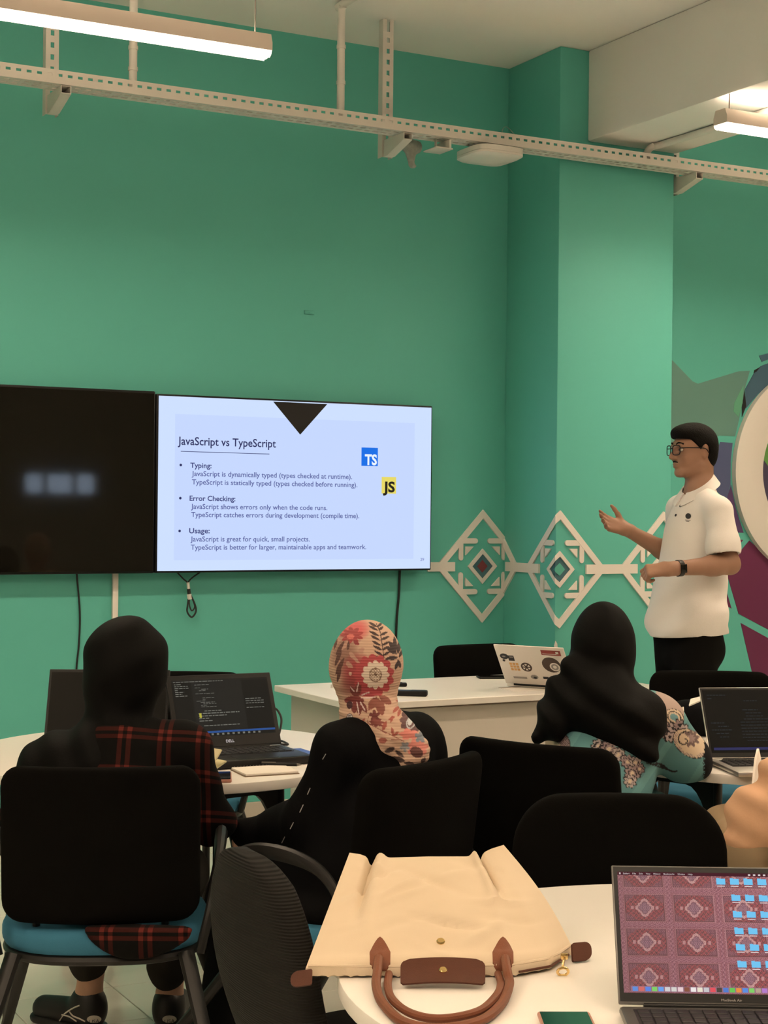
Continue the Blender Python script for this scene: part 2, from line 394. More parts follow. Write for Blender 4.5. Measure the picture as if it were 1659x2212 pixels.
def blob(name, prims, h, m, parent, label=None, paint=None, n=2, warp=None):
    V, Q = sdf(prims, h); V = relax(V, Q, n)
    if warp: V = warp(V)
    col = paint(V) if paint else None
    return mesh_obj(name, loc_of(top(parent), V), Q, m, parent, 180, None, label, col, fixn=False)
def hand_prims(Wp, D, N, T, s=1., curl=(15, 15, 18, 22), thumb=(.55, .75, .15), spread=.12, k=.006):
    D = nrm(D); N = nrm(N - D*(np.asarray(N) @ D)); T = nrm(np.asarray(T) - D*(np.asarray(T) @ D) - N*(np.asarray(T) @ N)); Wp = np.asarray(Wp, float)
    pr = [C(Wp-D*.02*s, Wp+D*.02*s, .024*s, .024*s, .02)]
    for o in (-.027, -.009, .009, .025):
        pr.append(C(Wp+D*.012*s+T*o*.6*s, Wp+D*.088*s+T*o*s, .0165*s, .0118*s, .014))
    for i, (o, ln) in enumerate(((.027, .072), (.009, .080), (-.009, .074), (-.026, .058))):
        p = Wp+D*.086*s+T*o*s; d = nrm(D+T*spread*(o/.027)*1.0); a = 0
        for seg, (fr, r0, r1) in enumerate(((.46, .0095, .0088), (.30, .0088, .008), (.24, .008, .0068))):
            a += math.radians(curl[i])*(1., 1.15, .8)[seg]
            dd = d*math.cos(a)+N*math.sin(a); q = p+dd*ln*fr*s; pr.append(C(p, q, r0*s, r1*s, k)); p = q
    td = nrm(D*thumb[0]+T*thumb[1]+N*thumb[2]); p = Wp+D*.022*s+T*.022*s; q = p+td*.042*s
    pr.append(C(p, q, .017*s, .0115*s, .014)); td2 = nrm(td+D*.35); q2 = q+td2*.030*s; pr.append(C(q, q2, .0112*s, .0095*s, k))
    pr.append(C(q2, q2+nrm(td2+D*.25)*.022*s, .0095*s, .0072*s, k)); return pr

# ================================================================== THE ROOM
X0, X1, Y0 = -4.0, 8.2, -4.0
fl = struct('floor', MB().box(((X0+X1)/2, (Y0+W)/2, -.056), (X1-X0, W-Y0, .10)), M['grout'])
_fb = np.array(fl['base'])
TS_, TX, TY = .331, 1.605, 4.398                          # tile size and where the joints run
_tile = None; _rt = random.Random(3)
for i in range(-2, 12):
    for j in range(-5, 8):
        c = np.array([TX+(i+.5)*TS_, TY+(j+.5)*TS_, -.003+_rt.uniform(-.0003, .0003)])
        if c[1]+TS_/2 > W+.01: continue
        if _tile is None:
            _tile = MB().box((0, 0, 0), (TS_-.0028, TS_-.0028, .006), .0012, 1).build('tile', M['tile'], fl)
            _tile.location = tuple(c-_fb)
        else:
            t = _tile.copy(); COL.objects.link(t); t.parent = fl; t.location = tuple(c-_fb)
mb = MB()                                                # beyond the camera's view: the rest of the tiling
for i in range(-17, 20):
    for j in range(-26, 8):
        if -2 <= i < 12 and -5 <= j < 8: continue
        c = (TX+(i+.5)*TS_, TY+(j+.5)*TS_, -.003)
        if c[0] < X0+.1 or c[0] > X1-.1 or c[1] < Y0+.1 or c[1] > W-.1: continue
        mb.box(c, (TS_-.0028, TS_-.0028, .006))
V = np.concatenate(mb.v)-_fb
mesh_obj('tile_field', V, mb.f, M['tile'], fl, kind='stuff')
struct('wall_back', MB().box(((X0+X1)/2, W+.1, CEIL/2-.05), (X1-X0+.4, .2, CEIL+.1)), M['wall'])
struct('wall_left', MB().box((X0-.1, (Y0+W)/2, CEIL/2-.05), (.2, W-Y0, CEIL+.1)), M['white_wall'])
struct('wall_right', MB().box((X1+.1, (Y0+W)/2, CEIL/2-.05), (.2, W-Y0, CEIL+.1)), M['white_wall'])
wx0, wx1, wz0, wz1 = 4.93, 5.80, 1.60, 1.86             # small high window behind the camera, mirrored in the dark screen
mb = MB().box(((X0+wx0)/2, Y0-.1, CEIL/2), (wx0-X0, .2, CEIL)).box(((X1+wx1)/2, Y0-.1, CEIL/2), (X1-wx1, .2, CEIL))
mb.box(((wx0+wx1)/2, Y0-.1, wz0/2-.05), (wx1-wx0, .2, wz0+.1)).box(((wx0+wx1)/2, Y0-.1, (wz1+CEIL)/2), (wx1-wx0, .2, CEIL-wz1))
struct('wall_rear', mb, M['white_wall'])
win = struct('window_1', MB().box(((wx0+wx1)/2, Y0-.1, wz0+.012), (wx1-wx0, .06, .024)).box(((wx0+wx1)/2, Y0-.1, wz1-.012), (wx1-wx0, .06, .024)), M['white_metal'])
_wb = np.array(win['base'])
for x in (wx0+.012, 5.19, 5.53, wx1-.012):
    m_ = MB().box(np.array((x, Y0-.1, (wz0+wz1)/2))-_wb, (.05, .06, wz1-wz0)); m_.build('mullion', M['white_metal'], win)
for xa, xb in ((wx0+.04, 5.165), (5.215, 5.505), (5.555, wx1-.04)):
    MB().box(np.array(((xa+xb)/2, Y0-.1, (wz0+wz1)/2))-_wb, (xb-xa, .006, wz1-wz0-.04)).build('pane', M['glass'], win)
struct('ceiling', MB().box(((X0+X1)/2, (Y0+W)/2, CEIL+.1), (X1-X0+.4, W-Y0+.4, .2)), M['ceiling'])
struct('wall_pier', MB().box(((XC+XE)/2, (YF+W)/2, CEIL/2), (XE-XC, W-YF, CEIL), .006, 2), M['wall'])
struct('trim_1', MB().box((4.845, (Y0+YF)/2, (3.28+CEIL)/2), (.545, YF-Y0, CEIL-3.28), .012, 2), M['ceiling'])   # ceiling beam
sk = struct('baseboard_back', MB().box(((X0+XC)/2, W-.003, .0465), (XC-X0, .006, .093)), M['grout']); _sb = np.array(sk['base'])
_p = None
for i in range(-6, 9):
    x = TX+(i+.5)*TS_
    if x+TS_/2 > XC: continue
    if _p is None:
        _p = MB().box((0, 0, 0), (TS_-.003, .009, .093), .0015, 1).build('tile', M['skirt'], sk); _p.location = tuple(np.array((x, W-.0085, .0465))-_sb)
    else:
        q = _p.copy(); COL.objects.link(q); q.parent = sk; q.location = tuple(np.array((x, W-.0085, .0465))-_sb)
sk2 = struct('baseboard_pier', MB().box(((XC+XE)/2, YF-.006, .0465), (XE-XC, .012, .093), .002, 1), M['skirt'])
sk3 = struct('baseboard_right', MB().box(((XE+X1)/2, W-.006, .0465), (X1-XE, .012, .093), .002, 1), M['skirt'])

# ------------------------------------------------------------------ pendant lamps
LY = 5.43
def make_lamp(x0, x1, y, label, group='white tube lamps hung from the ceiling'):
    L = x1-x0; t = rthing('pendant_lamp', label, 'lamp', ((x0+x1)/2, y, 3.116), group)
    sec_h = [(-.044, .0300), (-.045, .058), (-.032, .092), (.032, .092), (.045, .058), (.044, .0300)]
    MB().prism(sec_h, lambda a, b, k: ((k-.5)*L, a, b)).build('housing', M['lamp_shell'], t)
    # frosted side covers either side of an open slot with the light strip set back inside it
    def prof(sd): return [(sd*.044*math.cos(a), .030-.027*math.sin(a)) for a in np.linspace(0, math.acos(.024/.044), 7)]
    for sd in (-1, 1):
        p_ = prof(sd)+[(sd*.024, .0185), (sd*.0255, .0185), (sd*.0255, .0285)]
        MB().prism(p_, lambda a, b, k: ((k-.5)*(L-.004), a, b)).build('side_diffuser', M['diffuser'], t, ang=50)
        MB().box((0, sd*.0234, .0135), (L-.02, .0008, .012)).build('added_cutoff_fin', M['wire'], t)  # fins added in the slot to keep light off the upper wall
        n = 12; m_ = MB(); V = []; F = []
        for x, r in ((L/2-.03, 1.), (L/2-.014, .96), (L/2-.004, .80), (L/2, .55)): V += [(sd*x, r*.044*math.cos(math.pi*k/n), .030-r*.027*math.sin(math.pi*k/n)) for k in range(n+1)]
        F = [(q*(n+1)+k, q*(n+1)+k+1, (q+1)*(n+1)+k+1, (q+1)*(n+1)+k) for q in range(3) for k in range(n)]+[tuple(3*(n+1)+k for k in range(n+1)), tuple(q*(n+1)+k for q, k in ((0, 0), (1, 0), (2, 0), (3, 0), (3, n), (2, n), (1, n), (0, n)))]
        m_.add(V, F).build('end_diffuser', M['diffuser'], t, ang=50)
    MB().box((0, 0, .0202), (L-.06, .046, .0012)).build('light_strip', M['led'], t)
    MB().box((0, 0, .0925), (L-.12, .040, .003)).build('added_ceiling_fill', M['ceiling_fill'], t)  # strip added on top, out of view, to light the ceiling
    for sx in (-1, 1):
        MB().cyl((sx*(L/2-.05), 0, .09), (sx*(L/2-.05), 0, CEIL-3.116), .0028, 6).build('suspension_wire', M['wire'], t)
    return t
make_lamp(.45, 2.402, LY, 'lit white tube lamp at the upper left, above the cable tray')
make_lamp(4.53, 6.48, LY, 'lit white tube lamp at the upper right, below the ceiling beam')
for y in (2.9, .4):
    for x in ((3.05, 5.9, -1.95) if y > 2 else (.45, 3.6, -1.6, -3.7)):
        make_lamp(x, x+1.95, y, 'white tube lamp hung behind the photographer, out of the picture')

# ------------------------------------------------------------------ cable tray, hangers, pipes
ct = rthing('cable_tray', 'long white perforated steel cable tray across the wall below the ceiling', 'cable tray', (3.5, 6.375, 3.168), 'tray')
del ct['group']
tx0, tx1 = -.6, 7.6
def plate(n, xa, pitch, rows, ax):                      # perforated sheet: strips and bridges round open slots
    m_ = MB(); L = n*pitch; sl = .020 if ax == 'f' else .026
    zs = [0] + [z for r in rows for z in r] + [.056 if ax == 'f' else .11]
    def q(x0, x1, a0, a1):
        m_.n_ = 0
        t = .0018
        if ax == 'f': m_.box(((x0+x1)/2, -.055, (a0+a1)/2), (x1-x0, t, a1-a0))
        else: m_.box(((x0+x1)/2, -.055+(a0+a1)/2, .001), (x1-x0, a1-a0, t))
    for k in range(0, len(zs), 2): q(xa, xa+L, zs[k], zs[k+1])
    for r in rows:
        for i in range(n): q(xa+i*pitch+sl, xa+(i+1)*pitch, r[0], r[1])
    return m_
pl_ = plate(195, tx0-3.5, .042, [(.029, .040)], 'f'); pl_.build('front_flange', M['white_metal'], ct)
plate(195, tx0-3.5, .042, [(.024, .042), (.068, .086)], 'b').build('bottom_sheet', M['white_metal'], ct)
MB().box((tx0+(tx1-tx0)/2-3.5, .055, .028), (tx1-tx0, .0018, .056)).build('rear_flange', M['white_metal'], ct)
def strut(x):
    m_ = MB(); z0, z1 = 3.09-3.168, CEIL-3.168; y = 6.53-6.375
    n = int((z1-z0)/.05)
    for sx in (-.0265, .0265): m_.box((x+sx-3.5, y+.012, (z0+z1)/2), (.0025, .04, z1-z0))
    for sx in (-.0175, .0175): m_.box((x+sx-3.5, y-.008, (z0+z1)/2), (.0195, .0025, z1-z0))
    for i in range(n): m_.box((x-3.5, y-.008, z0+.05*i+.014), (.0155, .0025, .028))
    m_.build('hanger_strut', M['white_metal'], ct)
    b = MB(); ya, yb = 6.515-6.375, 6.325-6.375
    for sx in (-.02, .02): b.prism([(ya, -.004), (ya, -.078), (ya-.03, -.078), (yb, -.034), (yb, -.004)], lambda a, c, t, sx=sx: (x-3.5+sx+(t-.5)*.003, a, c))
    b.prism([(ya, -.078), (ya-.03, -.078), (yb, -.034), (yb, -.031), (ya-.03, -.075), (ya, -.075)], lambda a, c, t: (x-3.5+(t-.5)*.04, a, c))
    b.box((x-3.5, (ya+yb)/2, -.003), (.043, ya-yb, .002))
    b.build('support_arm', M['white_metal'], ct)
for x in (.30, 1.915, 3.49, 5.15, 6.75): strut(x)
def pipe(name, pts, r, label):
    pts = [np.array(p) for p in pts]; b = pts[0].copy(); t = rthing(name, label, 'pipe', tuple(b), None)
    m_ = MB().tube([p-b for p in smooth_path(pts, 8)], r, 12); m_.build('tube', M['pvc'], t)
    for k in (.35, .7):
        q = pts[0]*(1-k)+pts[1]*k-b; d = nrm(pts[1]-pts[0]); MB().tube([q-d*.008, q+d*.008], r+.003, 12).build('clip', M['pvc'], t)
    return t
pipe('conduit_pipe', [(3.178, 6.38, 3.20), (3.178, 6.38, 3.655), (3.178, 6.365, 3.692), (3.18, 6.30, CEIL-.02), (3.2, 5.0, CEIL-.02)], .0175, 'white conduit pipe bending onto the ceiling, left of the middle tray hanger')
pipe('conduit_pipe', [(2.215, 6.38, 3.20), (2.215, 6.38, 3.45), (2.215, 6.38, CEIL)], .0175, 'straight white conduit pipe behind the lit lamp at the upper left')
pipe('conduit_pipe', [(4.858, 6.38, 3.20), (4.858, 6.375, 3.235), (4.862, 6.33, 3.262), (4.875, 6.2, 3.262), (4.875, 5.0, 3.262)], .0175, 'white conduit pipe curving from the tray to under the ceiling beam')
ap = rthing('access_point', 'white rounded wireless box under the cable tray', 'router', (3.965, 6.395, 3.104))
def ap_sec(z, k): return k
m_ = MB(); n = 40
def sq(a, r, e=5): c, s = math.cos(a), math.sin(a); q = (abs(c)**e+abs(s)**e)**(-1/e); return r*q*c, r*q*s
V = [(*sq(2*math.pi*i/n, r), z) for r, z in ((.06, 0), (.112, .002), (.128, .012), (.128, .022)) for i in range(n)]
F = [(k*n+i, k*n+(i+1) % n, (k+1)*n+(i+1) % n, (k+1)*n+i) for k in range(3) for i in range(n)]+[tuple(range(n)), tuple(3*n+i for i in range(n))]
m_.add(V, F).build('cover', M['white_lam'], ap)
V = [(*sq(2*math.pi*i/n, r), z) for r, z in ((.128, .023), (.128, .046), (.118, .05)) for i in range(n)]
F = [(k*n+i, k*n+(i+1) % n, (k+1)*n+(i+1) % n, (k+1)*n+i) for k in range(2) for i in range(n)]+[tuple(range(n)), tuple(2*n+i for i in range(n))]
MB().add(V, F).build('back_plate', M['pvc'], ap)
MB().box((0, 0, .055), (.12, .10, .012), .003).build('mount', M['black_plastic'], ap)
t = rthing('tray_clamp', 'small white steel clamp fixed under the tray beside the wireless box', 'bracket', (3.69, 6.40, 3.117))
MB().box((0, 0, .006), (.09, .12, .006), .002).build('foot_plate', M['white_metal'], t)
MB().box((.03, 0, .028), (.012, .12, .04), .002).build('upright', M['white_metal'], t)
MB().cyl((-.03, -.03, .008), (-.03, -.03, .05), .006, 8).build('bolt', M['grey_plug'], t)
t = rthing('sealing_foam', 'ragged grey blob of foam hanging under the tray beside a hanger', 'foam', (3.60, 6.50, 3.05))
blob('foam_lump', [C(toworld((3.60, 6.5, 3.15)), toworld((3.60, 6.49, 3.07)), .034, .014, .01), El(toworld((3.57, 6.5, 3.16)), (.03, .03, .03)), El(toworld((3.635, 6.5, 3.15)), (.025, .02, .03)), El(toworld((3.607, 6.485, 3.055)), (.016, .01, .008))], .006, M['grey_plug'], t)
t = rthing('thin_wire', 'thin grey loop of wire standing above the tray', 'wire', (4.07, 6.40, 3.20))
MB().tube(smooth_path([(-.02, 0, .0), (-.035, 0, .05), (-.01, .0, .075), (.05, .0, .03), (.09, .0, -.02)]), .0015, 6).build('strand', M['grey_plug'], t)

# ------------------------------------------------------------------ the two screens
def tv(x0, x1, z0, z1, label):
    t = rthing('television', label, 'television', ((x0+x1)/2, 6.857, z0)); w, h = x1-x0, z1-z0
    MB().box((0, .022, h/2), (w, .038, h), .006, 2).build('casing', M['black_plastic'], t)
    MB().box((0, .05, h/2), (w*.6, .03, h*.55), .01, 2).build('rear_housing', M['black_plastic'], t)
    MB().box((0, .0735, h/2), (.5, .019, .36), .003, 1).build('wall_mount', M['black_frame'], t)
    return t, w, h
t1, w, h = tv(1.073, 2.503, 1.175, 1.993, 'large black television switched off, at the left edge')
MB().box((0, .001, h/2), (w-.016, .004, h-.022)).build('screen', M['gloss_screen'], t1)
t2, w, h = tv(2.507, 3.939, 1.176, 1.983, 'wide television showing a white and blue lecture slide about two coding languages')
scn = MB().box(((2.518+3.930)/2-(2.507+3.939)/2, .001, (1.185+1.974)/2-1.176), (3.930-2.518, .004, 1.974-1.185)).build('screen', M['slide'], t2)
YS = 6.857-.0012
def sp(u, v, e=0.): return PY(u, v, YS-e)
rx, rz = np.array([TC, TS, 0]), np.array([0, 0, 1.])
def flat_poly(name, pts, m, parent, e):
    V = [toworld(sp(u, v, e)) for u, v in pts]; return mesh_obj(name, loc_of(top(parent), V), [tuple(range(len(V)))], m, parent, fixn=False)
def flat_rect(name, u0, v0, u1, v1, m, e=.0006):        # upright rectangle between two corner pixels
    a, b = sp(u0, v0, e), sp(u1, v1, e); V = [toworld((a[0], YS-e, a[2])), toworld((b[0], YS-e, a[2])), toworld((b[0], YS-e, b[2])), toworld((a[0], YS-e, b[2]))]
    return mesh_obj(name, loc_of(t2, V), [(0, 1, 2, 3)], m, scn, fixn=False)
flat_rect('slide_panel', 378.5, 894, 893, 1207, M['slide_inner'])
flat_poly('slide_triangle', [(590, 867.5), (707, 873), (648.5, 939)], M['slide_dark'], scn, .0012)
flat_rect('slide_rule', 390.5, 974.3, 582, 982, M['slide_rule'], .0012) if False else flat_poly('slide_rule', [(390.5, 974.2), (582, 980.2), (582, 981.6), (390.5, 975.6)], M['slide_rule'], scn, .0012)
def stext(body, u0, v0, u1, v1, cap, m, name='slide_text', e=.0012):
    a, b = sp(u0, v0, e), sp(u1, v1, e); put_text(name, body, toworld((a[0], YS-e, (a[2]+b[2])/2)), rx, rz, b[0]-a[0], cap, m, scn, bold=.035 if 'badge' in name else (.022 if m is M['slide_head'] else .012))
stext('JavaScript vs TypeScript', 384, 961, 596, 966, .036, M['slide_title'])
for body, u0, v0, u1, v1, mm in (('Typing:', 411, 1010.5, 457, 1011, 'slide_head'), ('JavaScript is dynamically typed (types checked at runtime).', 414, 1029, 760.5, 1034, 'slide_text'), ('TypeScript is statically typed (types checked before running).', 414.5, 1046.5, 772, 1052, 'slide_text'),
        ('Error Checking:', 409.5, 1081, 508.5, 1083, 'slide_head'), ('JavaScript shows errors only when the code runs.', 412.5, 1099, 707, 1102, 'slide_text'), ('TypeScript catches errors during development (compile time).', 413, 1117, 776, 1119, 'slide_text'),
        ('Usage:', 408.5, 1151.5, 453, 1152, 'slide_head'), ('JavaScript is great for quick, small projects.', 411.5, 1169, 669, 1170, 'slide_text'), ('TypeScript is better for larger, maintainable apps and teamwork.', 412, 1186.5, 791, 1187, 'slide_text')):
    stext(body, u0, v0, u1, v1, .0225, M[mm])
for u, v in ((390.5, 1004.5), (389.5, 1076), (388, 1147)):
    c = sp(u, v, .0012); MB().lathe([(.0058, 0), (.0058, .0003)], (0, 0, 0), 12, [[1, 0, 0], [0, 0, -1], [0, 1, 0]]).add([], []) if False else None
    V = [toworld((c[0]+.0062*math.cos(a), YS-.0012, c[2]+.0062*math.sin(a))) for a in np.arange(12)*math.pi/6]
    mesh_obj('slide_bullet', loc_of(t2, V), [tuple(range(12))], M['slide_title'], scn, fixn=False)
flat_rect('slide_badge', 781, 966.5, 816, 1007, M['slide_blue'], .0012); stext('TS', 788, 1003.5, 814, 1004, .048, M['slide_white'], 'badge_letters', .0018)
flat_rect('slide_badge', 824.5, 1030, 855.5, 1066.5, M['slide_yellow'], .0012); stext('JS', 827, 1062.5, 853, 1062.5, .048, M['slide_dark'], 'badge_letters', .0018)
stext('29', 908, 1211.5, 916, 1211.5, .014, M['slide_num'])
def cable(name, pts, r, label, m='cable', cat='cable'):
    b = np.array(pts[0], float); t = rthing(name, label, cat, tuple(b)); MB().tube([p-b for p in smooth_path(pts, 6)], r, 8).build('lead', M[m], t); return t
cable('power_cable', [(2.165, 6.925, 1.25), (2.169, 6.932, 1.17), (2.185, 6.934, 1.0), (2.182, 6.934, .86), (2.17, 6.934, .7), (2.172, 6.934, .3)], .0042, 'thin black cable hanging below the switched off television')
cable('power_cable', [(3.806, 6.925, 1.25), (3.803, 6.932, 1.17), (3.80, 6.934, 1.05), (3.788, 6.934, .9), (3.785, 6.934, .6), (3.78, 6.934, .3)], .0062, 'thick black cable hanging below the right end of the lit television')
t = rthing('cable_trunking', 'narrow white cable cover running down the wall under the off television', 'trunking', (2.345, 6.925, .1))
MB().box((0, .004, .55), (.026, .02, 1.1), .003, 2).build('cover', M['pvc'], t)
t = rthing('tied_cable', 'coiled black cable with white ties hanging under the lit television', 'cable', (2.684, 6.91, 1.0))
for pts in ([(-.05, 0, .175), (-.02, 0, .145), (-.002, 0, .13), (.004, 0, .105)], [(.06, 0, .175), (.022, 0, .15), (.004, 0, .13), (.006, 0, .105)]):
    MB().tube(smooth_path(pts), .0035, 8).build('lead', M['cable'], t)
MB().tube(smooth_path([(.006, 0, .11), (.008, 0, .08), (.002, 0, .03), (.0, 0, -.005), (.022, 0, -.03), (.042, 0, -.005), (.036, 0, .03), (.014, 0, .075)]), .0042, 8).build('coil', M['cable'], t)
MB().tube(smooth_path([(.01, -.004, .075), (.008, -.004, .03), (.02, -.004, .0), (.034, -.004, .02), (.016, -.004, .07)]), .0032, 8).build('coil', M['cable'], t)
MB().tube([(.0055, 0, .10), (.008, 0, .075)], .008, 10).build('sleeve', M['cable'], t)
MB().tube([(.008, 0, .076), (.012, 0, .052)], .0105, 10).build('tie', M['pvc'], t); MB().tube([(.002, 0, .13), (.005, 0, .10)], .007, 10).build('tie', M['pvc'], t)
t = rthing('wall_plate', 'small mint painted patch plate on the wall above the lit television', 'plate', (3.298, 6.934, 2.40))
MB().box((0, .002, .008), (.052, .006, .018), .002).build('plate', M['wall'], t); MB().box((.005, -.001, .008), (.016, .004, .006), .001).build('slot', M['wall'], t)

# ------------------------------------------------------------------ geometric board ornaments folded round the pier
S1, S2 = XC, XC+(W-YF)
def fold(s, z, t):
    if s <= S1: return (s, W-t, z)
    return (XC-t, W-(s-S1), z)
def clip(poly, s, keep_low):
    out = []; n = len(poly)
    for i in range(n):
        a, b = poly[i], poly[(i+1) % n]; ia = (a[0] <= s) == keep_low; ib = (b[0] <= s) == keep_low
        if ia: out.append(a)
        if ia != ib: k = (s-a[0])/(b[0]-a[0]+1e-12); out.append((s, a[1]+k*(b[1]-a[1])))
    return out
def fold_prism(mb, poly, th, root, t0=0., mi=0):
    for lo, hi in ((-9, S1), (S1, S2), (S2, 99)):
        q = poly
        if lo > 0: q = clip(q, lo, False)
        if len(q) > 2 and hi < 50: q = clip(q, hi, True)
        if len(q) < 3: continue
        zone = 0 if hi == S1 else (1 if lo == S1 else 2)
        def fn(a, b, k):
            t = t0+k*(th-t0)
            if zone == 0: p = (a, W-t, b)
            elif zone == 1: p = (XC-t, W-(a-S1)-(t if abs(a-S2) < 1e-6 else 0), b)
            else: p = (XC+(a-S2)-(t if abs(a-S2) < 1e-6 else 0), YF-t, b)
            return toworld(p)
        mb.prism(q, fn, mi)
def cap(a, b, r, e0=True, e1=True, n=6):
    a, b = np.array(a), np.array(b); d = nrm(b-a); p = np.array([-d[1], d[0]]); out = []
    def arc(c, s): return [tuple(c+r*(math.cos(x)*s*d+math.sin(x)*s*p)) for x in np.linspace(-math.pi/2, math.pi/2, n+1)]
    out += arc(b, 1) if e1 else [tuple(b-r*p), tuple(b+r*p)]
    out += arc(a, -1) if e0 else [tuple(a+r*p), tuple(a-r*p)]
    return out
M['inlay_blue'] = mat('blue_grey_inlay', lincol=(.045, .135, .165), rough=.5)
M['inlay_red'] = mat('dusty_red_inlay', lincol=(.17, .030, .038), rough=.5)
M['inlay_mint'] = mat('mint_inlay', lincol=(.10, .42, .34), rough=.25)
def ornament(sc, label, centre):
    zc = 1.19; b = fold(min(sc, S1), zc-.29, .01) if sc < S2 else (XC+sc-S2, YF-.01, zc-.29)
    t = rthing('wall_ornament', label, 'wall decoration', b, 'white diamond boards along the wall')
    def emit(name, polys, th, m, t0=0.):
        m_ = MB()
        for p in polys: fold_prism(m_, [(sc+a, zc+c) for a, c in p], th, t, t0)
        return m_.build(name, m, t, True, ang=20)
    hw, hh, kk = .272, .286, .0215
    o = [(0, hh), (-hw, 0), (0, -hh), (hw, 0)]; i_ = [(0, hh-.043), (-hw+.041, 0), (0, -hh+.043), (hw-.041, 0)]
    emit('diamond_frame', [[o[k], o[(k+1) % 4], i_[(k+1) % 4], i_[k]] for k in range(4)], .010, M['board'])
    for sx in (-1, 1):
        for sz in (-1, 1):
            br = emit('corner_bracket', [cap((sx*.136, sz*.128), (sx*.043, sz*.128), .0135, False), cap((sx*.128, sz*.122), (sx*.128, sz*.042), .0128, False)], .0085, M['board'])
            tri = [(sx*.101, sz*.100), (sx*.054, sz*.100), (sx*.101, sz*.056)]
            emit('corner_triangle', [tri], .009, M['board'])
    o = [(0, .089), (-.086, 0), (0, -.089), (.086, 0)]; i_ = [(0, .063), (-.061, 0), (0, -.063), (.061, 0)]
    fr = emit('centre_frame', [[o[k], o[(k+1) % 4], i_[(k+1) % 4], i_[k]] for k in range(4)], .009, M['board'])
    emit('centre_inlay', [i_], .004, M['inlay_blue'])
    emit('centre_diamond', [[(0, .032), (-.031, 0), (0, -.032), (.031, 0)]], .0055, M[centre], .003)
SD = (4.281, 4.899, 5.525)
ornament(SD[0], 'white diamond board with a red centre, folded into the wall corner beside the lit television', 'inlay_red')
ornament(SD[1], 'white diamond board folded round the edge of the mint pier', 'inlay_mint')
ornament(SD[2], 'white diamond board on the pier front, half hidden behind the standing man', 'inlay_red')
def band(s0, s1, label):
    b = fold(min(s0, S1), 1.165, .01) if s0 < S2 else (XC+s0-S2, YF-.01, 1.165)
    t = rthing('ornament_band', label, 'wall decoration', b, 'white bars linking the diamond boards'); m_ = MB()
    fold_prism(m_, [(s0, 1.166), (s1, 1.166), (s1, 1.212), (s0, 1.212)], .0115, t, 0.); m_.build('bar', M['board'], t, True)
band(SD[0]-.32, SD[0]-.164, 'short white bar between the lit television and the first diamond board')
band(SD[0]+.162, SD[1]-.155, 'white bar linking the corner diamond to the pier edge diamond')
band(SD[1]+.155, SD[2]-.162, 'white bar linking the two diamonds on the pier front')
t = rthing('paint_chip', 'small white chip of bare plaster low on the pier edge', 'paint chip', (XC-.001, YF-.001, .79))
MB().prism([(0, 0), (.014, .01), (.010, .04), (0, .055), (-.008, .03)], lambda a, b, k: (a+.004, -.002+k*.003, b)).build('chip', M['board'], t)

# ------------------------------------------------------------------ mural and ring beyond the pier
mu = rthing('wall_mural', 'painted mural of grey, violet and magenta shards on the mint wall behind the standing man', 'mural', (5.6, W-.002, .3))
def c5(x, y): return (1240+x/2.988, 760+y/2.988)
shards = [('grey_green', (.125, .28, .25), [(600, 30), (640, 60), (765, 190), (800, 206), (1065, 125), (1135, 122), (1105, 230), (1092, 300), (1065, 440), (1040, 545), (940, 540), (905, 560), (860, 620), (600, 620)]),
          ('pale_mint', (.12, .40, .26), [(1095, 215), (1070, 260), (1035, 330), (1030, 385), (1062, 420), (1088, 330)]),
          ('slate', (.055, .13, .20), [(1160, 140), (1205, 92), (1290, 60), (1290, 205), (1190, 270), (1110, 365), (1105, 240)]),
          ('slate', (.055, .13, .20), [(1195, 25), (1290, 0), (1290, 35), (1212, 65)]),
          ('black_shard', (.008, .009, .01), [(1100, 245), (1112, 350), (1085, 420), (1084, 360)]),
          ('black_shard', (.008, .009, .01), [(1165, 118), (1202, 98), (1180, 126), (1160, 138)]),
          ('violet', (.08, .10, .22), [(945, 582), (1024, 588), (1012, 700), (1010, 860), (985, 960), (880, 860), (868, 760)]),
          ('violet_deep', (.10, .05, .16), [(985, 960), (1014, 858), (1042, 1000), (1095, 1168), (1012, 1166), (985, 1050), (950, 930)]),
          ('magenta', (.135, .017, .075), [(1036, 1210), (1092, 1214), (1050, 1272)]),
          ('magenta', (.135, .017, .075), [(1062, 1302), (1132, 1218), (1290, 1360), (1290, 1812), (1062, 1690), (992, 1450)]),
          ('magenta', (.135, .017, .075), [(988, 1555), (1017, 1657), (972, 1632), (972, 1560)]),
          ('magenta', (.135, .017, .075), [(1076, 1750), (1290, 1868), (1290, 2200), (1180, 2200)]),
          ('inner_violet', (.06, .05, .10), [(1290, 560), (1215, 690), (1200, 850), (1230, 1000), (1290, 1100)]),
          ('inner_green', (.13, .33, .08), [(1290, 590), (1225, 600), (1212, 680), (1290, 790)])]
for n_, c_, pts in shards:
    if n_ not in M: M[n_] = mat('mural_'+n_, lincol=c_, rough=.55)
    e = .003 if 'inner_green' in n_ or 'black' in n_ or 'pale' in n_ else .002
    V = [toworld(PY(*c5(*q), W-e)) for q in pts]; V2 = [toworld(PY(*c5(*q), W)) for q in pts]; n = len(V)
    V2 = [toworld((toroom(a)[0], W, a[2])) for a in V]
    F = [tuple(range(n)), tuple(range(2*n-1, n-1, -1))]+[(i, (i+1) % n, n+(i+1) % n, n+i) for i in range(n)]
    mesh_obj('shard', loc_of(mu, V+V2), F, M[n_], mu)
t = rthing('ring_sign', 'large white raised ring letter on the mural at the right edge', 'sign', (6.486, W-.035, 1.117))
n = 96; V = []; R_ = ((.590, .0), (.590, .035), (.395, .035), (.395, 0))
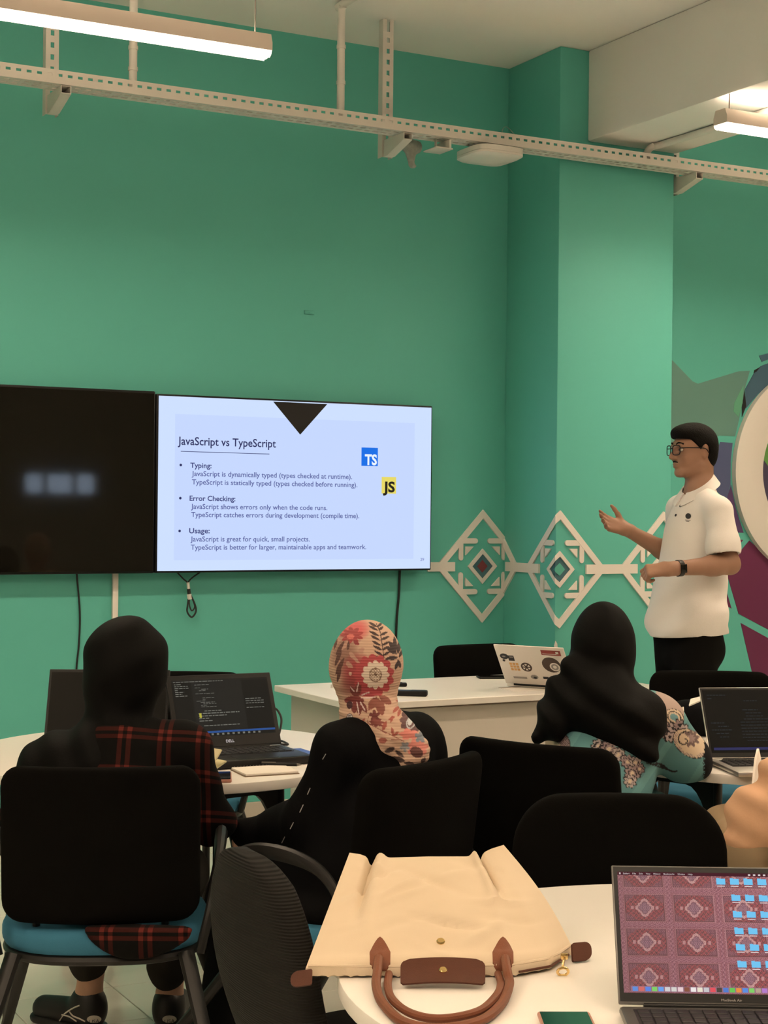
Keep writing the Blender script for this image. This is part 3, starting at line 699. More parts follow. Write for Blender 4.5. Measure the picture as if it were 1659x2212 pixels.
for i in range(n):
    a = 2*math.pi*i/n
    for r, y in ((.590, .033), (.590, .001), (.588, 0), (.397, 0), (.395, .001), (.395, .033)): V.append((r*math.cos(a), y, .59+r*math.sin(a)))
F = [(i*6+k, ((i+1) % n)*6+k, ((i+1) % n)*6+(k+1) % 6, i*6+(k+1) % 6) for i in range(n) for k in range(6)]
MB().add(V, F).build('ring', M['board'], t)

# ================================================================== FURNITURE
def backrest_mb(w, z0, z1, th, lean, curve, r, y0, prof=None, nu=25, nv=25, top_r=None):
    H_ = z1-z0
    def xy(a, b):
        rr = r if b < .5 else (top_r or r); dist = min(b, 1-b)*H_; ins = 0
        if dist < rr: ins = rr-math.sqrt(max(rr*rr-(rr-dist)**2, 0))
        x = a*(w/2-ins*.98); y = y0-lean*(b*H_)+curve*(x/(w/2))**2+(prof(b) if prof else 0)
        return x, y
    def spc(t): return math.sin((t-.5)*math.pi)          # -1..1, denser at the rims
    m_ = MB()
    def surf(s):
        def fn(u, v):
            a = spc(u); b = .5+.5*spc(v); x, y = xy(a, b)
            t = th/2*(max(0, 1-abs(a)**12)*max(0, 1-abs(2*b-1)**12))**.35
            return (x, y+s*t, z0+b*H_)
        return fn
    m_.grid(surf(1), nu, nv); m_.grid(surf(-1), nu, nv)
    # weld the rims
    V = np.concatenate(m_.v); n = nu*nv; F = []
    rim = lambda i, j: i in (0, nu-1) or j in (0, nv-1)
    mp = {}
    for j in range(nv):
        for i in range(nu):
            k = j*nu+i; mp[n+k] = k if rim(i, j) else n+k
    for f in m_.f: F.append(tuple(mp.get(x, x) for x in f))
    o = MB(); o.add(V, F); return o
def superell(cx, cy, a, b, e, n=40):
    out = []
    for i in range(n):
        t = 2*math.pi*i/n; c, s = math.cos(t), math.sin(t); q = (abs(c)**e+abs(s)**e)**(-1/e); out.append((cx+a*q*c, cy+b*q*s))
    return out
def make_chair(label, loc, rz, group, fab='fabric_black'):
    t = thing('training_chair', label, 'chair', loc, rz, group)
    backrest_mb(.462, .50, .872, .055, .13, .045, .052, -.185).build('backrest', M[fab], t, ang=60)
    n = 40; V = []; F = []
    for z, k in ((.428, .90), (.432, .97), (.447, 1.), (.468, 1.), (.482, .97), (.488, .90)):
        V += [(x, y, z) for x, y in superell(0, .025, .246*k, .236*k, 2.9, n)]
    for q in range(5): F += [(q*n+i, q*n+(i+1) % n, (q+1)*n+(i+1) % n, (q+1)*n+i) for i in range(n)]
    V += [(0, .02, .428), (0, .02, .485)]; F += [(i, (i+1) % n, 6*n) for i in range(n)]+[(5*n+i, 5*n+(i+1) % n, 6*n+1) for i in range(n)]
    MB().add(V, F).build('seat', M['fabric_blue'], t, ang=50)
    path = [(x*1.0, y, .418) for x, y in superell(0, .025, .232, .222, 2.9, 40)]+[(.232, .025, .418)]
    MB().tube(path, .0125, 8).build('seat_frame', M['black_frame'], t)
    for s in (-1, 1):
        MB().tube(smooth_path([(s*.15, -.08, .418), (s*.15, -.115, .43), (s*.15, -.140, .47), (s*.15, -.165, .54)]), (.009), 8).build('back_support', M['black_frame'], t)
        arm = smooth_path([(s*.232, -.185, .43), (s*.258, -.165, .54), (s*.272, -.11, .625), (s*.276, -.02, .655), (s*.276, .10, .655), (s*.274, .165, .625), (s*.262, .175, .54), (s*.235, .16, .43)], 6)
        k = len(arm); MB().tube(arm, [(.012+.008*math.exp(-((i-k*.48)/(k*.16))**2), .012+.004*math.exp(-((i-k*.48)/(k*.16))**2)) for i in range(k)], 10).build('armrest', M['black_frame'], t)
        for yy, y1, x1 in ((-.16, -.36, .305), (.17, .44, .30)):
            lg = MB().tube([(s*.20, yy, .425), (s*(.20+(x1-.20)*.45), yy+(y1-yy)*.45, .26), (s*x1, y1, .075)], [(.021, .016), (.019, .0145), (.015, .012)], 10).build('leg', M['black_frame'], t)
            wb = MB(); Rw = [[0, 0, 1], [0, 1, 0], [-1, 0, 0]]
            for o_ in (-.013, .013): wb.lathe([(.012, -.008), (.027, -.008), (.0295, -.004), (.0295, .004), (.027, .008), (.012, .008)], (s*x1+o_, y1+.012, .0295), 18, Rw)
            wb.cyl((s*x1, y1, .045), (s*x1, y1, .085), .009, 8); wb.build('caster', M['black_plastic'], lg)
    return t
def facing(f): return math.atan2(-f[0], f[1])
GCH = 'black training chairs with blue seats'
f2, f3 = nrm((-.78, .62)), nrm((.54, .84))
ch1 = make_chair('black chair with blue seat under the woman in red plaid, lower left', (-.668, 3.925, 0), .085, GCH)
def chair_at(back, f, label):
    f = nrm(f); c = np.array(back)+np.array(f)*.21; return dup(ch1, (c[0], c[1], 0), facing(f), label)
ch2 = chair_at((.118, 3.86), f2, 'tilted black chair under the woman in the floral headscarf')
ch3 = chair_at((.392, 4.168), f3, 'black chair under the woman in the teal paisley robe')
ch4 = chair_at((.515, 3.50), (0, -1), 'empty black chair facing the camera across the front table, behind the tote bag')
ch5 = chair_at((.417, 7.20), (.472, -.8816), 'empty black chair behind the white desk with the stickered laptop')
ch6 = chair_at((1.24, 6.09), (-.05, -1), 'empty black chair with blue seat beyond the right round table, before the standing man')
ch7 = chair_at((-.735, 5.87), (.05, -1), 'black chair beyond the left round table, half hidden by the open laptops')
o4 = [o for o in ch4.children if o.name.startswith('backrest')][0]; bpy.data.objects.remove(o4)
backrest_mb(.462, .49, .853, .055, .16, .05, .06, -.185, lambda b: -.0, 31, 31, .115).build('backrest', M['fabric_black'], ch4, ang=60)
# ribbed chair in the foreground, turned sideways
M['rib'] = mat('ribbed_charcoal_mesh', lincol=(.011, .0102, .009), rough=.8, spec=.2); add_wave(M['rib'], 62, .9, 'Z', .003, .6)
fr = nrm((.89, .45)); t8 = thing('mesh_chair', 'charcoal chair with ribbed curved back in the lower middle, turned sideways by the tote bag', 'chair', (-.087, 2.915, 0), facing(fr))
backrest_mb(.40, .40, .868, .06, .12, .03, .13, -.065, lambda b: -.055*math.sin(min(b, .9)/.9*math.pi*.75)-.01*b, 31, 31, .196).build('backrest', M['rib'], t8, ang=60)
V = []; F = []; n = 40
for z, k in ((.428, .90), (.432, .97), (.447, 1.), (.468, 1.), (.482, .97), (.488, .90)): V += [(x, y+.16, z) for x, y in superell(0, .02, .232*k, .225*k, 3.4, n)]
for q in range(5): F += [(q*n+i, q*n+(i+1) % n, (q+1)*n+(i+1) % n, (q+1)*n+i) for i in range(n)]
F += [tuple(range(n)), tuple(5*n+i for i in range(n))]
MB().add(V, F).build('seat', M['fabric_black'], t8, ang=50)
MB().cyl((0, .18, .11), (0, .18, .43), .028, 16).build('gas_column', M['black_frame'], t8)
MB().tube(smooth_path([(0, .16, .42), (0, .0, .40), (0, -.04, .43), (0, -.075, .50)]), .016, 8).build('back_support', M['black_frame'], t8)
for k in range(5):
    a = 2*math.pi*k/5+.3; d = np.array((math.cos(a), math.sin(a), 0)); c = np.array((0, .18, 0))
    lg = MB().tube([c+d*.02+(0, 0, .12), c+d*.28+(0, 0, .075)], [(.024, .018), (.016, .012)], 10).build('leg', M['black_frame'], t8)
    MB().lathe([(.010, -.022), (.027, -.022), (.03, -.014), (.03, .014), (.027, .022), (.010, .022)], tuple(c+d*.28+np.array((0, 0, .03))), 16, [[d[1], 0, d[0]], [-d[0], 0, d[1]], [0, 1, 0]]).build('caster', M['black_plastic'], lg)

ZT = .74
def round_table(c, label, ang0):
    t = thing('round_table', label, 'table', (c[0], c[1], 0), 0, 'white round tables')
    MB().lathe([(.594, ZT-.028), (.599, ZT-.0265), (.60, ZT-.024), (.60, ZT-.003), (.599, ZT-.0008), (.597, ZT)], n=96).build('tabletop', M['white_lam'], t, ang=40)
    for k in range(3):
        a = ang0+k*2*math.pi/3
        pa = np.array((math.cos(a-.24), math.sin(a-.24)))*.47; pb = np.array((math.cos(a+.24), math.sin(a+.24)))*.45
        lgs = MB().tube([(*pa, ZT-.03), (*(pa*1.04), 0.0)], [(.0125, .0125)]*2, 12); lgs.build('leg', M['black_frame'], t)
        MB().tube([(*pb, ZT-.03), (*(pb*1.04), 0.0)], [(.0125, .0125)]*2, 12).build('leg', M['black_frame'], t)
        L = np.linalg.norm(pb-pa); e = (pb-pa)/L; nn = np.array((-e[1], e[0]))
        poly = [(-.012, ZT-.03), (L+.012, ZT-.03), (L+.012, .44), (L-.014, .44)]+[(L-.014-.085*(1-math.cos(x)), .44+.235*math.sin(x)) for x in np.linspace(.1, math.pi/2, 8)]+[(.03, .676), (.012, .66), (-.012, .66)]
        MB().prism(poly, lambda x, z, q: (*(pa+e*x+nn*(q-.5)*.012), z)).build('gusset_plate', M['black_frame'], t)
    MB().lathe([(.20, ZT-.055), (.20, ZT-.0285)], n=24).build('hub_plate', M['black_frame'], t)
    return t
T1, T2, T3 = (-.639, 4.811), (.533, 2.564), (1.187, 5.052)
round_table(T1, 'white round table at the left with two open laptops and notebooks', math.atan2(-.36, .28))
round_table(T2, 'white round table in the foreground under the beige tote bag', math.radians(186))
round_table(T3, 'white round table at the right with a silver laptop running dark code', math.radians(228))

dk = rthing('desk', 'white rectangular desk near the screens with a stickered laptop on it', 'desk', (3.44, 5.645, 0))
DL = 1.46
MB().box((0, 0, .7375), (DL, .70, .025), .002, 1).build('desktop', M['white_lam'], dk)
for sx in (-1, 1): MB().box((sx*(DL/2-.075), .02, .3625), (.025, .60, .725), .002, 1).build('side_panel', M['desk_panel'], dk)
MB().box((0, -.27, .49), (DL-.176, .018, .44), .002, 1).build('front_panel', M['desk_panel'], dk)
MB().box((0, -.262, .7175), (DL-.18, .012, .015)).build('shadow_strip', M['kraft'], dk)  # brown strip stands in for the shadow line under the desktop

# ------------------------------------------------------------------ laptops
def frame(a, b, c): return np.array([a, b, c]).T
def laptop(label, name, hl, hdir, w, lidlen, tilt, base_d, m_shell, m_screen, base_h=.016, lid_t=.006, bez=(.008, .008, .01, .02), key_parts=False, key_rows=5, group=None, hinge_z=None, m_rim=None, deckm=None):
    """hl: world point of the hinge's left end seen from the user, hdir: direction to the right end, tilt: lid leaning away from the user"""
    hd = nrm((hdir[0], hdir[1], 0)); ud = np.array((hd[1], -hd[0], 0))       # towards the user
    hl = np.asarray(hl, float); zb = hl[2]-base_h
    t = thing(name, label, 'laptop', (hl[0], hl[1], zb), math.atan2(hd[1], hd[0]), group)
    # local axes: x along hinge, -y to the user
    MB().box((w/2, -base_d/2, base_h/2), (w, base_d, base_h), .005, 2).build('base', m_shell, t)
    dz = base_h+.0004
    kw = w*.86; x0 = (w-kw)/2; kd = base_d*.46; y0 = -base_d*.10
    MB().box((w/2, y0-kd/2, dz), (kw+.006, kd+.006, .0008)).build('keyboard_well', M['key'], t)
    nc = 14; pw = kw/nc; ph = kd/key_rows
    if key_parts:
        k0 = None
        for r in range(key_rows):
            for c in range(nc):
                if k0 is None:
                    k0 = MB().box((0, 0, 0), (pw*.86, ph*.84, .002), .0006, 1).build('key', M['key'], t); k = k0
                else: k = k0.copy(); COL.objects.link(k); k.parent = t
                k.location = (x0+(c+.5)*pw, y0-(r+.5)*ph, dz+.0015)
    else:
        mk = MB()
        for r in range(key_rows):
            for c in range(nc): mk.box((x0+(c+.5)*pw, y0-(r+.5)*ph, dz+.0014), (pw*.84, ph*.80, .0018))
        mk.build('keys', M['key'], t, kind='stuff')
    MB().box((w/2, -base_d*.80, dz-.0001), (w*.36, base_d*.30, .0008)).build('touchpad', deckm or m_shell, t)
    st, c_ = math.sin(tilt), math.cos(tilt); org = np.array((0, .003, base_h+.001))
    ex, ey, en = np.array((1., 0, 0)), np.array((0, st, c_)), np.array((0, -c_, st))      # right, up the lid, out of the screen
    R = frame(ex, ey, en)
    def lp(x, y, e=0.): return org+ex*x+ey*y+en*e
    lid = MB().box(lp(w/2, lidlen/2, -lid_t/2), (w, lidlen, lid_t), .0028, 2, R).build('lid', m_shell, t)
    MB().cyl(lp(w*.12, -.001, -.004), lp(w*.88, -.001, -.004), .0055, 12).build('hinge_bar', M['black_plastic'] if m_rim is None else m_rim, t)
    bz = MB().box(lp(w/2, lidlen/2+.001, .0003), (w-.005, lidlen-.007, .0010), 0, 2, R).build('bezel', M['black_plastic'], lid)
    scrn = MB().box(lp((bez[0]+w-bez[1])/2, (bez[3]+lidlen-bez[2])/2, .0010), (w-bez[0]-bez[1], lidlen-bez[2]-bez[3], .0006), 0, 2, R)
    s = scrn.build('screen', m_screen, lid) if m_screen else None
    t_ = dict(root=t, lid=lid, screen=s, lp=lp, ex=ex, ey=ey, en=en, w=w, l=lidlen, bez=bez, bz=bz)
    return t_
def lrect(Lp, x0, y0, x1, y1, e=.0018):
    lp = Lp['lp']; return [lp(x0, y0, e), lp(x1, y0, e), lp(x1, y1, e), lp(x0, y1, e)]
def rects(Lp, name, rs, m, e=.0018, kind=None):
    V = []; F = []
    for r in rs: F.append(tuple(range(len(V), len(V)+4))); V += lrect(Lp, *r, e=e)
    return mesh_obj(name, V, F, m, Lp['lid'], kind=kind, fixn=False)
def code_rows(Lp, rng, x0, x1, y0, y1, n, fill=.7, h=.4, indent=.0):
    out = []; dy = (y1-y0)/n
    for i in range(n):
        if rng.random() > fill: continue
        x = x0+rng.choice((0, 0, .012, .02))*indent; xe = min(x1, x+rng.uniform(.15, .95)*(x1-x)); y = y1-(i+.5)*dy
        while x < xe:
            wd = rng.uniform(.004, .016); out.append((x, y-dy*h/2, min(x+wd, xe), y+dy*h/2)); x += wd+.0025
    return out
rg = random.Random(7)
# black laptop with code, left table
hl = P(386, 1626, .705*FPX/(1626-1101)); hl[2] = ZT+.0245
Ld = laptop('open black laptop showing dark code, on the left round table by the notebooks', 'laptop', (-.596, 4.665, ZT+.0245), (.89, .457), .335, .228, math.radians(25), .232, M['black_frame'], M['code_bg'], .022, .008, (.014, .014, .016, .036))
w, l = Ld['w'], Ld['l']
rects(Ld, 'side_bar', [(.014, .052, .075, l-.022)], M['code_bg2'], .0015); rects(Ld, 'side_bar', [(w-.10, .052, w-.014, l-.022)], M['code_bg2'], .0015)
rects(Ld, 'task_bar', [(.014, .037, w-.014, .046)], M['code_bg2'], .0015); rects(Ld, 'status_bar', [(.014, .046, w-.014, .052)], M['code_blue'], .0016)
cr_ = code_rows(Ld, rg, .022, .07, .16, l-.026, 7, .9, .35)+code_rows(Ld, rg, .085, .15, .125, l-.03, 16, .72, .34, 1)+code_rows(Ld, rg, .085, .22, .065, .118, 7, .8, .34, 1)+code_rows(Ld, rg, w-.095, w-.03, .115, .15, 5, .9, .3)+code_rows(Ld, rg, .02, w-.02, l-.025, l-.018, 1, 1, .3)+code_rows(Ld, rg, .10, .28, .104, .110, 1, 1, .5)
rects(Ld, 'code_text', cr_, M['code_txt'], .0018, 'stuff'); rects(Ld, 'code_mark', [(.087, .094, .094, .108)], M['code_hi'], .002)
rects(Ld, 'task_icon', [(.10+.0165*i, .039, .107+.0165*i, .0445) for i in range(11)], M['code_txt'], .0019, 'stuff')
put_text('maker_name', 'DELL', Ld['lp'](w/2+.004, .0145, .0016), Ld['ex'], Ld['ey'], .026, .0085, M['scr_white'], Ld['lid'], False, True)
# big dark laptop, left table
Lb = laptop('wide laptop with a blank dark screen behind the woman in red plaid', 'laptop', (-1.0, 4.745, ZT+.022), (.995, .03), .362, .240, math.radians(25), .245, M['black_frame'], M['matte_screen'], .02, .007)
# silver laptop, right table
Ls = laptop('open silver laptop with dark code on the right round table', 'laptop', (.952, 4.655, ZT+.0165), (.99, .14), .325, .222, math.radians(28), .225, M['alu'], M['code_black'], .0145, .006, (.008, .008, .009, .018), m_rim=M['black_plastic'])
w, l = Ls['w'], Ls['l']
rects(Ls, 'status_bar', [(.016, .026, w-.016, .034)], M['code_blue2'], .0016)
rects(Ls, 'code_text', code_rows(Ls, rg, .02, .09, .05, l-.02, 14, .5, .25, 1)+code_rows(Ls, rg, .11, .30, .05, l-.02, 16, .6, .25, 1), M['code_dim'], .0018, 'stuff')
# foreground laptop with the rug wallpaper
Lm = laptop('dark grey laptop with a red rug wallpaper in the lower right corner', 'laptop', (.3475, 2.330, ZT+.0150), (.999, -.018), .304, .207, math.radians(30), .212, M['grey_alu'], None, .013, .0045, (.0085, .0085, .0105, .0165), True, 5, m_rim=M['black_plastic'])
w, l = Lm['w'], Lm['l']; bz = Lm['bez']
nu, nv = 420, 262
xs = np.linspace(bz[0], w-bz[1], nu); ys = np.linspace(bz[3], l-bz[2], nv); Xg, Yg = np.meshgrid(xs, ys)
def rugs(X, Y):
    px, py = .0735, .0512
    cu = (X-.0465)/px; cv = (Y-.0395)/py; iu, iv = np.round(cu), np.round(cv); a, b = cu-iu, cv-iv      # -.5...5 inside each rug
    ax, ay = np.abs(a), np.abs(b); rim = np.maximum(ax*1.0, ay)
    base = np.array((150, 96, 112.)); col = np.tile(base, (*X.shape, 1))
    def put(m, c): col[m] = c
    n1 = np.sin(a*61)*np.sin(b*47)+.6*np.sin(a*113+b*29)*np.sin(b*89-a*17); n2 = np.sin(a*151)*np.sin(b*137)
    put(n1 > .45, (176, 132, 140)); put(n1 < -.6, (112, 58, 78))
    e = np.maximum(ax/.46, ay/.45); put((e < 1), (128, 62, 80)); put((e < 1) & (n2 > .25), (190, 150, 156)); put((e < .9), (182, 140, 146)); put(e < .87, (92, 30, 48))
    fld = (ax < .385) & (ay < .37); put(fld, (122, 34, 50)); put(fld & (n1 > .3), (84, 34, 56)); put(fld & (n1 < -.25), (158, 62, 76)); put(fld & (n2 > .62), (186, 138, 140))
    cnr = (ax/.385+ay/.37) > 1.42+.05*np.cos(ax*60); put(fld & cnr, (96, 44, 68)); put(fld & cnr & (n2 > .1), (160, 112, 124))
    rr = ax/.20+ay/.30; wv = rr+.06*np.cos(np.arctan2(b, a)*12); put(wv < 1, (206, 176, 170)); put((wv < .93) & (n2 < -.1), (168, 120, 124)); put(wv < .72, (128, 72, 84)); put((wv < .66), (108, 70, 92)); put((wv < .62) & (n2 > .1), (176, 140, 150))
    pend = (np.abs(ax-.255) < .028) & (ay < .05-.0*ax); put(pend, (192, 150, 150))
    hi = .84+.16*(X-X.min())/(np.ptp(X)); return lin(np.clip(col*hi[..., None]*np.array((1, .9, .92)), 0, 255))
cl_ = rugs(Xg, Yg).reshape(-1, 3)
Vg = np.array([Lm['lp'](x, y, .0012) for x, y in zip(Xg.ravel(), Yg.ravel())])
Fg = [(j*nu+i, j*nu+i+1, (j+1)*nu+i+1, (j+1)*nu+i) for j in range(nv-1) for i in range(nu-1)]
mesh_obj('screen', Vg, Fg, M['rugs'], Lm['lid'], col=cl_, fixn=False)
rects(Lm, 'menu_bar', [(bz[0], l-bz[2]-.0052, w-bz[1], l-bz[2])], M['menu'], .0016)
xx = bz[0]+.0085
for wd, wdt in (('Safari', .0095), ('File', .0052), ('Edit', .0054), ('View', .0066), ('History', .0105), ('Bookmarks', .0160), ('Window', .0112), ('Help', .0066)):
    put_text('menu_word', wd, Lm['lp'](xx, l-bz[2]-.0040, .002), Lm['ex'], Lm['ey'], wdt, .0024, M['scr_white'], Lm['lid'], False); xx += wdt+.0048
rects(Lm, 'menu_icon', [(bz[0]+.0028, l-bz[2]-.0040, bz[0]+.0048, l-bz[2]-.0014)]+[(.205+.0075*i, l-bz[2]-.0038, .2085+.0075*i, l-bz[2]-.0016) for i in range(9)], M['scr_white'], .002, 'stuff')
def folder(cx, cy):
    V = []; F = []
    for r in ((cx-.0067, cy-.0048, cx+.0067, cy+.0042), (cx-.0067, cy+.0042, cx-.0015, cy+.0052)): F.append(tuple(range(len(V), len(V)+4))); V += lrect(Lm, *r, e=.0020)
    mesh_obj('folder_icon', V, F, M['folder'], Lm['lid'], fixn=False)
    rects(Lm, 'icon_caption', [(cx-.006, cy-.0078, cx+.0055, cy-.0066)], M['scr_white'], .002)
for i, v in enumerate((1912, 1948, 1984, 2020, 2055, 2091)):
    f_ = (2154-v)/(2154-1893); y = bz[3]+f_*(l-bz[2]-bz[3]); xb = .1592+.0012*i*0
    for q in range((0 if i == 0 else 1), 6): folder(.1632+.0205*q+(.0035 if i else 0)*0, y)
rects(Lm, 'dock', [(bz[0]+.010, bz[3]+.0015, w-bz[1]-.010, bz[3]+.0098)], M['dock'], .0015)
dc = [(70, 130, 210), (200, 90, 90), (60, 120, 220), (110, 200, 90), (80, 150, 230), (200, 200, 205), (205, 205, 200), (225, 200, 205), (120, 60, 40), (230, 225, 225), (225, 220, 200), (190, 190, 195), (220, 60, 80), (40, 35, 35), (50, 110, 200), (80, 190, 70), (220, 130, 40), (60, 130, 220), (110, 200, 90), (170, 150, 130), (170, 110, 200), (60, 60, 60), (215, 40, 50), (235, 230, 230), (190, 80, 90), (150, 110, 130), (80, 120, 200), (210, 210, 215)]
for i, c in enumerate(dc):
    k = 'dock_%d' % i; M[k] = mat('dock_icon_colour', c, emit=SCR); x = bz[0]+.0128+.0094*i
    rects(Lm, 'dock_icon', [(x, bz[3]+.0025, x+.0076, bz[3]+.0088)], M[k], .0019)
put_text('model_name', 'MacBook Air', Lm['lp'](w/2+.012, .0062, .0014), Lm['ex'], Lm['ey'], .030, .0034, M['logo_white'], Lm['lid'], False, True)
# white laptop with stickers on the desk, seen from behind
Lw = laptop('white laptop covered in stickers, open on the white desk with its back to the room', 'laptop', tuple(np.array((.511, 6.60, .766))+np.array((.87, -.49, 0))*.305), (-.87, .49), .305, .21, math.radians(37), .212, M['white_shell'], M['code_bg'], .0145, .0055)
w, l = Lw['w'], Lw['l']; st_e = -.0062
def sticker(cx, cy, poly, m, e=0.):                     # cx measured from the lid's left end as seen from behind
    V = [Lw['lp'](w-(cx+a), cy+b, st_e-e) for a, b in poly]; V2 = [Lw['lp'](w-(cx+a), cy+b, st_e+.001) for a, b in poly]; n = len(V)
    mesh_obj('sticker', V+V2, [tuple(range(n)), tuple(range(2*n-1, n-1, -1))]+[(i, (i+1) % n, n+(i+1) % n, n+i) for i in range(n)], m, Lw['lid'])
def disc(r, n=20, sq_=1.): return [(r*math.cos(2*math.pi*i/n), r*sq_*math.sin(2*math.pi*i/n)) for i in range(n)]
def rc(a, b): return [(-a, -b), (a, -b), (a, b), (-a, b)]
M['st_navy'] = mat('navy_sticker', lincol=(.012, .014, .02), rough=.5); M['st_red'] = mat('red_sticker', lincol=(.30, .03, .025), rough=.5); M['st_orange'] = mat('orange_sticker', lincol=(.66, .36, .12), rough=.5); M['st_brown'] = mat('brown_sticker', lincol=(.05, .028, .02), rough=.5); M['st_grey'] = mat('grey_sticker', lincol=(.28, .26, .25), rough=.5)
sticker(.033, .150, disc(.019, 20, .8), M['st_navy']); sticker(.031, .150, disc(.008, 16, .5), M['st_grey'], .0003); sticker(.026, .128, disc(.006), M['st_navy']); sticker(.062, .142, rc(.013, .014), M['st_navy']); sticker(.064, .148, rc(.008, .003), M['st_grey'], .0003)
for i in range(3):
    for j in range(3): sticker(.052+i*.014, .082+j*.015, rc(.0055, .0055), M['st_orange'])
sticker(.118, .098, disc(.024), M['st_brown']); sticker(.118, .098, disc(.017), M['board'], .0002)
for a in range(3):
    c_, s_ = math.cos(a*math.pi/3), math.sin(a*math.pi/3); sticker(.118, .098, [(x*c_-y*s_, x*s_+y*c_) for x, y in rc(.018, .0028)], M['st_brown'], .0004)
sticker(.245, .182, rc(.042, .013), M['st_red']); sticker(.238, .176, rc(.03, .0015), M['board'], .0003); sticker(.272, .184, rc(.006, .006), M['board'], .0003)
sticker(.232, .118, disc(.040), M['st_brown']); sticker(.245, .108, disc(.022), M['board'], .0002); sticker(.245, .108, disc(.016), M['st_grey'], .0004); sticker(.245, .108, disc(.008), M['board'], .0006)
sticker(.075, .038, rc(.03, .005), M['st_grey']); sticker(.14, .046, disc(.017, 9, .7), M['st_grey']); sticker(.143, .043, disc(.008, 7, .7), M['st_navy'], .0003); sticker(.19, .045, rc(.012, .006), M['st_navy'])

# ------------------------------------------------------------------ small things on the tables
def on(u, v, z): return Pz(u, v, z)
def slab(name, label, cat, c, size, rz, m, partname, r=.003, group=None):
    t = thing(name, label, cat, (c[0], c[1], c[2]), rz, group); MB().box((0, 0, size[2]/2), size, r, 2).build(partname, m, t); return t
c = on(1069, 1465, .75); t = slab('phone', 'black phone lying on the white desk beside the stickered laptop', 'phone', c, (.15, .075, .009), .15, M['black_plastic'], 'body'); MB().box((0, 0, .0092), (.142, .068, .0008)).build('screen', M['gloss_screen'], t)
c = on(886, 1503, .75); t = slab('remote_control', 'longer black remote control on the white desk behind the floral headscarf', 'remote', c, (.135, .045, .022), -.12, M['black_plastic'], 'body', .006); MB().box((.03, 0, .0222), (.05, .03, .001)).build('button_field', M['black_frame'], t)
c = on(866, 1483, .75); t = slab('clicker', 'short black clicker on the white desk just behind the floral headscarf', 'remote', c, (.05, .03, .016), .0, M['black_plastic'], 'body', .006); MB().lathe([(.006, 0), (.006, .002)], (0, 0, .0158), 12).build('button', M['black_frame'], t)
c = on(722, 1486, .75); t = thing('bottle_cap', 'small white bottle cap on the left end of the white desk', 'cap', tuple(c)); MB().lathe([(.014, 0), (.0145, .002), (.0145, .014), (.012, .016)], n=20).build('cap', M['pvc'], t); MB().lathe([(.0152, .0), (.0152, .003)], n=20).build('rim', M['pvc'], t)
c = on(1140, 1488, .75); t = slab('paper_sheet', 'loose sheet of paper on the white desk in front of the stickered laptop', 'paper', c, (.20, .13, .0012), .45, M['paper'], 'sheet', .0)
MB().box((0, .06, .0018), (.20, .006, .0012)).build('folded_edge', M['kraft'], t)
# left table: spiral notebook, pen, phone, cream booklet, blue card, charger
c = on(572, 1668, ZT); t = thing('spiral_notebook', 'white spiral notebook lying at the edge of the left round table', 'notebook', tuple(c), .42)
MB().box((0, 0, .001), (.158, .125, .002)).build('card_back', M['kraft'], t); MB().box((0, 0, .0055), (.154, .121, .006), .001, 1).build('pages', M['paper'], t)
for i in range(16): MB().tube([(-.07+i*.0093+.0035*math.cos(a), .062+.0045*math.sin(a), .005+.0055*math.cos(a)) for a in np.linspace(0, 2*math.pi, 9)], .0006, 5).build('ring', M['wire'], t)
c = on(607, 1655, ZT+.006); t = thing('pen', 'black ballpoint pen lying above the spiral notebook', 'pen', tuple(c), -.05)
MB().cyl((-.055, 0, .005), (.045, 0, .005), .0048, 12).build('barrel', M['black_plastic'], t); MB().tube([(.045, 0, .005), (.058, 0, .005)], [.0045, .001], 12).build('tip', M['wire'], t); MB().box((-.035, 0, .0105), (.04, .003, .0015)).build('clip', M['wire'], t)
c = on(472, 1683, ZT); t = slab('phone', 'rose gold phone lying beside the red plaid sleeve on the left table', 'phone', c, (.070, .13, .010), .1, M['pink'], 'body', .004); MB().box((0, 0, .0102), (.064, .124, .0008)).build('screen', M['gloss_screen'], t); MB().cyl((.0, -.0645, .005), (.0, -.066, .005), .002, 8).build('port', M['black_plastic'], t)
t = thing('cream_booklet', 'small cream paper booklet standing half open beside the red plaid sleeve', 'notebook', tuple(P(452, 1674, 4.27)))
def leaf(name, pts, m, th=.0035):
    pts = np.array(pts); nn = nrm(np.cross(pts[1]-pts[0], pts[2]-pts[0]))*th; V = np.vstack([pts, pts+nn]); n = len(pts)
    mesh_obj(name, loc_of(t, V), [tuple(range(n)), tuple(range(2*n-1, n-1, -1))]+[(i, (i+1) % n, n+(i+1) % n, n+i) for i in range(n)], m, t)
leaf('leaf', [P(420, 1668, 4.28), P(449, 1673, 4.24), P(480, 1621, 4.30), P(428, 1612, 4.36)], M['cream'])
leaf('leaf', [P(430, 1668, 4.29), P(452, 1673, 4.25), P(490, 1646, 4.29), P(462, 1640, 4.36)], M['cream'])
c = on(636, 1627, ZT); t = slab('blue_folder', 'small blue card folder behind the black laptop on the left table', 'folder', c, (.10, .125, .004), .5, M['blue_card'], 'cover', .001); MB().box((0, 0, .0043), (.09, .115, .0006)).build('flap', M['blue_card'], t)
pp = [P(588, 1527, 4.98), P(600, 1535, 4.97), P(608, 1555, 4.95), P(603, 1585, 4.93), P(596, 1597, 4.9)]; t = thing('charger_cable', 'black charger cable looping up behind the right side of the black laptop', 'cable', tuple(pp[-1]))
MB().tube(smooth_path(pp), .0034, 8).build('lead', M['cable'], t, True)
pp = [on(598, 1598, ZT+.006), on(612, 1602, ZT+.006), on(622, 1608, ZT+.006), on(606, 1608, ZT+.006)]; MB().tube(smooth_path(pp), .0034, 8).build('lead_end', M['cable'], t, True)
